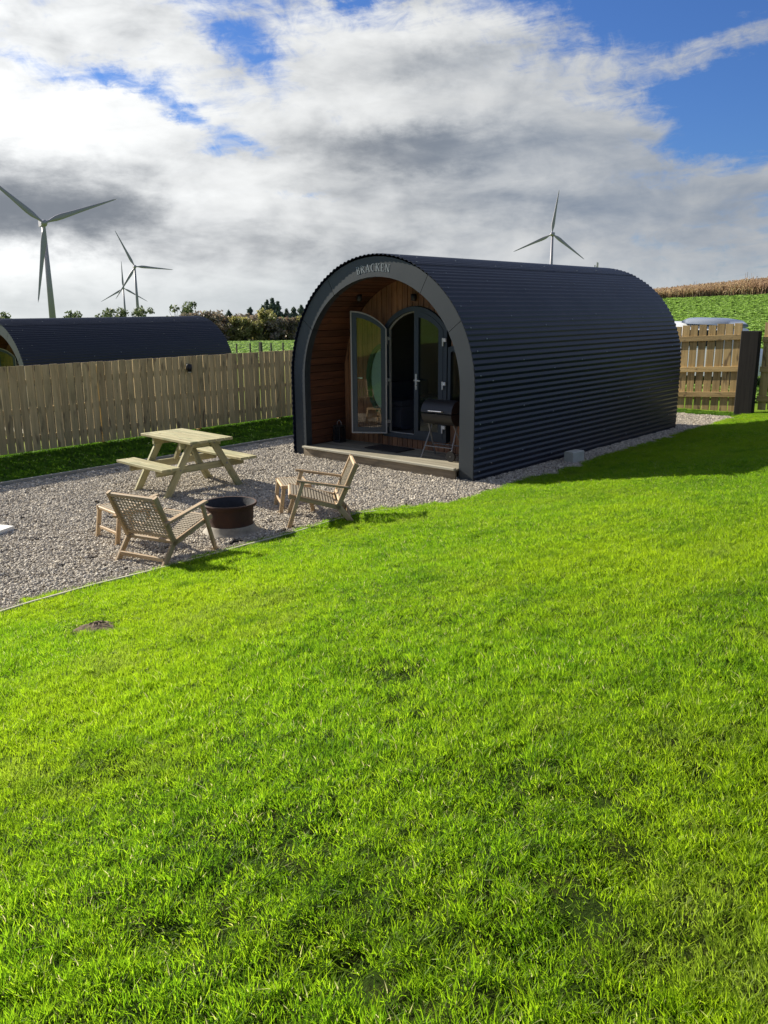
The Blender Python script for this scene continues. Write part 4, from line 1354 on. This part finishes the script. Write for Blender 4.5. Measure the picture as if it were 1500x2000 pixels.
mb = MB(); mb.tube([(-.05, 0, .315), (-.05, 0, .37), (0, 0, .41), (.05, 0, .37), (.05, 0, .315)], .006, 6); mb.build('handle', 'greymetal', ln)
mb = MB(); mb.box(0, 0, .16, .13, .13, .25); mb.build('pane', 'vanglass', ln)

# ------------------------------------------------------------------ small things on the ground
cb = MB(); cb.box(0, 0, 0, .33, .18, .20, .012)
o = cb.build('concrete_block', 'concrete', None, Matrix.Translation((-6.62, 12.75, .10)) @ Matrix.Rotation(R_(84), 4, 'Z')); tag(o, 'pale concrete block on the gravel against the pod side', 'block')
wb = MB(); wb.box(0, 0, 0, .9, .7, .05, .008)
o = wb.build('white_slab', 'board', None, Matrix.Translation((-9.99, 3.93, .045)) @ Matrix.Rotation(R_(22), 4, 'Z')); tag(o, 'white slab poking in at the left edge of the gravel', 'slab')


def soil_mound(label, x, y, r, h, seed):
    q = np.random.default_rng(seed); mb = MB(); nr, na = 9, 26; vs = []
    for i in range(nr):
        t_ = i / (nr - 1)
        for k in range(na):
            a = 2 * math.pi * k / na; rr = r * t_ * (1 + .22 * math.sin(3 * a + seed) + .12 * math.sin(5 * a))
            px, py = x + rr * math.cos(a), y + rr * .75 * math.sin(a)
            vs.append((px, py, float(z_lawn(px, py)) + h * (1 - t_ ** 2) * (.8 + .5 * q.random()) - .004 * t_ + (.006 if i < nr - 1 else -.01)))
    fs = [(i * na + k, i * na + (k + 1) % na, (i + 1) * na + (k + 1) % na, (i + 1) * na + k) for i in range(nr - 1) for k in range(na)]
    mb.add(vs, fs); o = mb.build('bare_soil_patch', 'bare'); tag(o, label, 'soil patch', 'bare soil patches in the lawn'); return o


soil_mound('bare brown soil patch in the lawn near the gravel edge', -5.62, 3.12, .20, .045, 1)
soil_mound('dark scuffed soil hollow at the left edge of the lawn', -5.10, 2.16, .16, .01, 2)
soil_mound('bare soil in the bottom left corner of the lawn', -2.38, 0.58, .20, .015, 3)

# ------------------------------------------------------------------ van behind the right fence
vz = zg(-10.4, 26.4)
vn = thing('parked_van', 'white van with a silver roof parked behind the golden fence', 'van', (-10.55, 26.6, vz))
def shell(sections, n=10):
    mb = MB(); vs = []
    for (x, w, zb, zt, rr) in sections:
        ring_ = []
        for k in range(n + 1):
            a = math.pi * k / n
            ex_ = .45
            cx = math.copysign(abs(math.cos(a)) ** ex_, math.cos(a)); sz = abs(math.sin(a)) ** ex_
            ring_.append((x, -w / 2 * cx, zb + (zt - zb) * sz))
        vs += ring_
    m_ = n + 1
    fs = [(i * m_ + k, i * m_ + k + 1, (i + 1) * m_ + k + 1, (i + 1) * m_ + k) for i in range(len(sections) - 1) for k in range(n)]
    fs += [tuple(range(m_)), tuple(range(len(sections) * m_ - 1, (len(sections) - 1) * m_ - 1, -1))]
    mb.add(vs, fs); mb.smooth = True; return mb
H = 2.20 - vz
o = shell([(-2.4, 1.7, .3, H - .30, 0), (-2.3, 1.86, .28, H - .10, 0), (-1.0, 1.9, .28, H - .05, 0), (1.7, 1.88, .28, H - .10, 0), (2.15, 1.84, .28, H - .28, 0), (2.42, 1.8, .28, 1.15, 0), (2.9, 1.74, .3, 1.0, 0), (3.0, 1.6, .35, .8, 0)]).build('body', 'vanwhite', vn); o.data.set_sharp_from_angle(angle=R_(50))
body = o
o = shell([(.55, 1.5, H - .10, H - .02, 0), (.7, 1.6, H - .13, H + .045, 0), (1.5, 1.6, H - .16, H + .03, 0), (1.95, 1.5, H - .22, H - .04, 0), (2.1, 1.4, H - .26, H - .16, 0)]).build('roof_panel', 'vansilver', vn)
for x0, x1 in ((-2.0, -.75), (-.6, .55), (.7, 1.75)):
    mb = MB(); mb.box((x0 + x1) / 2, -.925, H - .55, x1 - x0, .03, .48, .01); mb.build('side_window', 'vanglass', vn)
for x in (-1.55, 1.95):
    for y in (-.82, .82):
        mb = MB(); mb.tube([(x, y - .1, .33), (x, y + .1, .33)], .33, 24); mb.build('wheel', 'rubber', vn)

# ------------------------------------------------------------------ wind turbines
def polar(a, D): return D * math.sin(R_(a)), D * math.cos(R_(a))


def turbine(label, a, D, el_, span, first, yaw=0.0, tower_r=2.1, droop=0.0):
    x, y = polar(a, D); hub = CAMZ + D * math.tan(R_(el_)); z0 = zg(x, y) - 1
    t_ = thing('wind_turbine', label, 'wind turbine', (x, y, z0), -R_(a) + R_(yaw), 'wind turbines on the skyline')   # local -Y faces the camera
    h = hub - z0
    mb = MB(); mb.smooth = True; mb.tube([(0, 0, 0), (0, 0, h * .5), (0, 0, h - 1.2)], [tower_r, tower_r * .78, tower_r * .55], 20); mb.build('tower', 'turbine', t_)
    mb = MB(); mb.box(0, 2.2, h + .2, 3.2, 8.5, 3.4, .5); mb.build('nacelle', 'turbine', t_)
    mb = MB(); mb.smooth = True; mb.lathe([(0, 2.2), (1.0, 1.9), (1.7, .9), (1.85, 0), (1.85, -1.2), (0, -1.2)], 20)
    hb = mb.build('hub', 'turbine', t_, Matrix.Translation((0, -3.3, h)) @ Matrix.Rotation(R_(90), 4, 'X'))
    for k in range(3):
        ang = R_(first + 120 * k)
        # blade along local +X before turning: chord profile
        prof = [(0.0, 1.3, .9), (.05, 1.5, .9), (.14, 3.1, .55), (.22, 3.3, .45), (.45, 2.3, .3), (.75, 1.4, .18), (.95, .75, .1), (1.0, .15, .05)]
        vs = []; n = 10
        for (q, c, th_) in prof:
            for j in range(n):
                b = 2 * math.pi * j / n
                vs.append((1.2 + q * span, th_ * math.sin(b) - droop * q * q, c * .5 * math.cos(b) + c * .14))
        fs = [(i * n + j, i * n + (j + 1) % n, (i + 1) * n + (j + 1) % n, (i + 1) * n + j) for i in range(len(prof) - 1) for j in range(n)]
        fs += [tuple(range(n)), tuple(range(len(prof) * n - 1, (len(prof) - 1) * n - 1, -1))]
        mb = MB(); mb.add(vs, fs); mb.smooth = True
        mb.build('blade', 'turbine', t_, Matrix.Translation((0, -3.6, h)) @ Matrix.Rotation(-ang, 4, 'Y'))
    return t_


turbine('nearest large wind turbine at the far left of the skyline', -61.9, 549, 5.15, 44.5, 20, 10)
turbine('middle wind turbine standing right of the tall leftmost one', -56.7, 1089, 2.66, 44.5, -4, 8)
turbine('smallest distant wind turbine overlapped by the middle one', -57.5, 1575, 1.33, 44.5, -30, 6)
turbine('lone wind turbine showing above the roof of the pod', -29.5, 870, 4.55, 39.5, 82.5, -8)
mx_, my_ = polar(-26.6, 300)
ms_ = thing('antenna_mast', 'small grey antenna mast above the far end of the pod roof', 'mast', (mx_, my_, zg(mx_, my_)))
hm = CAMZ + 300 * math.tan(R_(2.78)) - zg(mx_, my_)
mb = MB(); mb.tube([(0, 0, 0), (0, 0, hm)], [.35, .14], 8); mb.build('pole', 'stalk', ms_)
for (ox, z_, l) in ((-.55, hm - 1.9, 1.9), (.5, hm - 1.2, 2.0)):
    mb = MB(); mb.box(ox, -.3, z_, .34, .22, l); mb.beam((0, 0, z_), (ox, -.3, z_), .1, .1); mb.build('antenna_panel', 'stalk', ms_)

# ------------------------------------------------------------------ far wire fence and woodland
wf = thing('wire_fence', 'thin post and wire fence across the far pasture', 'fence', (*polar(-49, 90), zg(*polar(-49, 90))))
wo_ = Vector(wf.location); pp = []
for i, a in enumerate((-53.3, -52.4, -51.4, -50.5, -49.6, -48.9, -48.2, -47.4, -46.6, -45.8)):
    x, y = polar(a, 90 + (a + 49) * .6); z = zg(x, y); h = 1.15; w = .28 if a == -48.9 else .13
    board('post', Vector((x, y, z - .2)) - wo_, Vector((x, y, z + h + (.1 if w > .2 else 0))) - wo_, w, w, 'far_post', wf); pp.append(Vector((x, y, z)) - wo_)
for zz in (.5, .8, 1.08):
    mb = MB(); mb.tube([p + Vector((0, 0, zz)) for p in pp], .008, 4); mb.build('wire', 'wire', wf)


def tree(label, x, y, h, kind, rad, seed, name='woodland_tree', leaf=.46, n=1000):
    r = np.random.default_rng(seed); z = zg(x, y) - .1
    t_ = thing(name, label, 'tree', (x, y, z), 0, 'trees in the far woodland')
    mb = MB(); mb.tube([(0, 0, 0), (.1, 0, h * .45), (.0, .1, h * .86)], [.05 * rad + .12, .12, .03], 7)
    if kind != 'conifer':
        for k in range(7):
            a = r.uniform(0, 6.28); zb = h * r.uniform(.2, .55)
            mb.tube([(.05, 0, zb), (math.cos(a) * rad * .35, math.sin(a) * rad * .35, zb + h * .14), (math.cos(a) * rad * .75, math.sin(a) * rad * .75, zb + h * .32)], [.09, .06, .02], 5)
    mb.build('trunk', 'bark', t_)
    V = []; F = []
    if kind == 'conifer':
        for _ in range(n):
            q = r.random() ** .8; zz = h * (.06 + .94 * q); rr = 1.45 * rad * (1 - q) ** .62 * math.sqrt(r.random()) * (.75 + .35 * math.sin(zz * 4.0 + seed)); a = r.uniform(0, 6.28)
            p = (rr * math.cos(a), rr * math.sin(a), zz); V.append(p)
    else:
        if kind == 'green': rad *= 1.35
        cl = [(r.normal(0, rad * .42), r.normal(0, rad * .42), h * r.uniform(.06, .86), rad * r.uniform(.28, .5)) for _ in range(20)]
        cl.append((0, 0, h * .84, rad * .35))
        for _ in range(n):
            c = cl[r.integers(len(cl))]; d = r.normal(0, 1, 3); d /= np.linalg.norm(d); s = c[3] * r.random() ** .4
            V.append((c[0] + d[0] * s, c[1] + d[1] * s, min(h * (.94 + .06 * r.random()), max(.15, c[2] + d[2] * s * .9))))
    vs = []
    for (px, py, pz) in V:
        a = r.normal(0, 1, 3); a /= np.linalg.norm(a); b = np.cross(a, r.normal(0, 1, 3)); b /= np.linalg.norm(b); s = leaf * r.uniform(.5, 1.2); k = len(vs)
        if kind == 'conifer': a[2] -= .3
        vs += [(px - a[0] * s, py - a[1] * s, pz - a[2] * s), (px + b[0] * s * .5, py + b[1] * s * .5, pz + b[2] * s * .5), (px + a[0] * s, py + a[1] * s, pz + a[2] * s), (px - b[0] * s * .5, py - b[1] * s * .5, pz - b[2] * s * .5)]
        F.append((k, k + 1, k + 2, k + 3))
    mb = MB(); mb.add(vs, F); mb.build('crown', kind, t_)
    return t_


# az, distance, height, kind, crown radius
WOODS = [(-53.0, 176, 6.0, 'brown', 3.2), (-52.1, 175, 6.4, 'brown', 3.0), (-51.3, 178, 5.6, 'brown', 2.8), (-50.6, 176, 5.2, 'olive', 2.6), (-49.9, 175, 5.0, 'olive', 2.4),
         (-49.3, 178, 5.6, 'brown', 2.6), (-48.7, 176, 6.9, 'olive', 2.6), (-48.2, 178, 5.6, 'olive', 2.4), (-47.6, 176, 4.9, 'brown', 2.6), (-46.9, 178, 5.2, 'brown', 2.8), (-46.2, 178, 5.4, 'olive', 2.6),
         (-53.6, 205, 7.4, 'olive', 3.4), (-51.8, 208, 7.6, 'olive', 3.2), (-50.9, 212, 8.2, 'conifer', 2.0), (-49.5, 214, 9.0, 'conifer', 2.4), (-48.65, 210, 9.4, 'conifer', 2.1), (-48.35, 212, 10.9, 'conifer', 2.2), (-48.0, 211, 11.4, 'conifer', 2.0), (-47.65, 213, 10.6, 'conifer', 1.9),
         (-47.1, 214, 8.6, 'conifer', 2.2), (-46.6, 212, 9.0, 'conifer', 2.2), (-46.1, 214, 9.6, 'conifer', 2.2), (-45.5, 212, 9.0, 'olive', 3.0), (-50.2, 210, 7.4, 'brown', 3.0), (-49.0, 206, 7.0, 'brown', 3.0)]
ORD = ['leftmost', 'second from the left', 'third from the left', 'fourth from the left', 'fifth from the left', 'sixth from the left', 'seventh from the left', 'eighth from the left', 'ninth from the left']
KINDS = {'conifer': 'of the dark conifers rising above the far woodland', 'olive': 'of the olive green bushy trees beyond the pasture', 'brown': 'of the bare brown bushy trees beyond the pasture',
         'green': 'of the dull green treetops peeking over the second pod roof'}
count = {}
TREES = [(a, D, h, kd, rr, 100 + i) for i, (a, D, h, kd, rr) in enumerate(WOODS)] + \
        [(a, 205, h, 'green', rr, 200 + i) for i, (a, h, rr) in enumerate([(-60.9, 8.2, 2.3), (-58.6, 8.6, 2.6), (-57.8, 8.9, 2.6), (-56.6, 9.1, 2.8), (-54.4, 9.6, 2.3), (-53.6, 10.5, 2.4), (-64.6, 8.0, 2.4)])]
for (a, D, h, kd, rr, sd_) in sorted(TREES):
    k = count.get(kd, 0); count[kd] = k + 1
    tree(ORD[k] + ' ' + KINDS[kd], *polar(a, D), h * (.93 if kd == 'conifer' else 1), kd, rr, sd_)
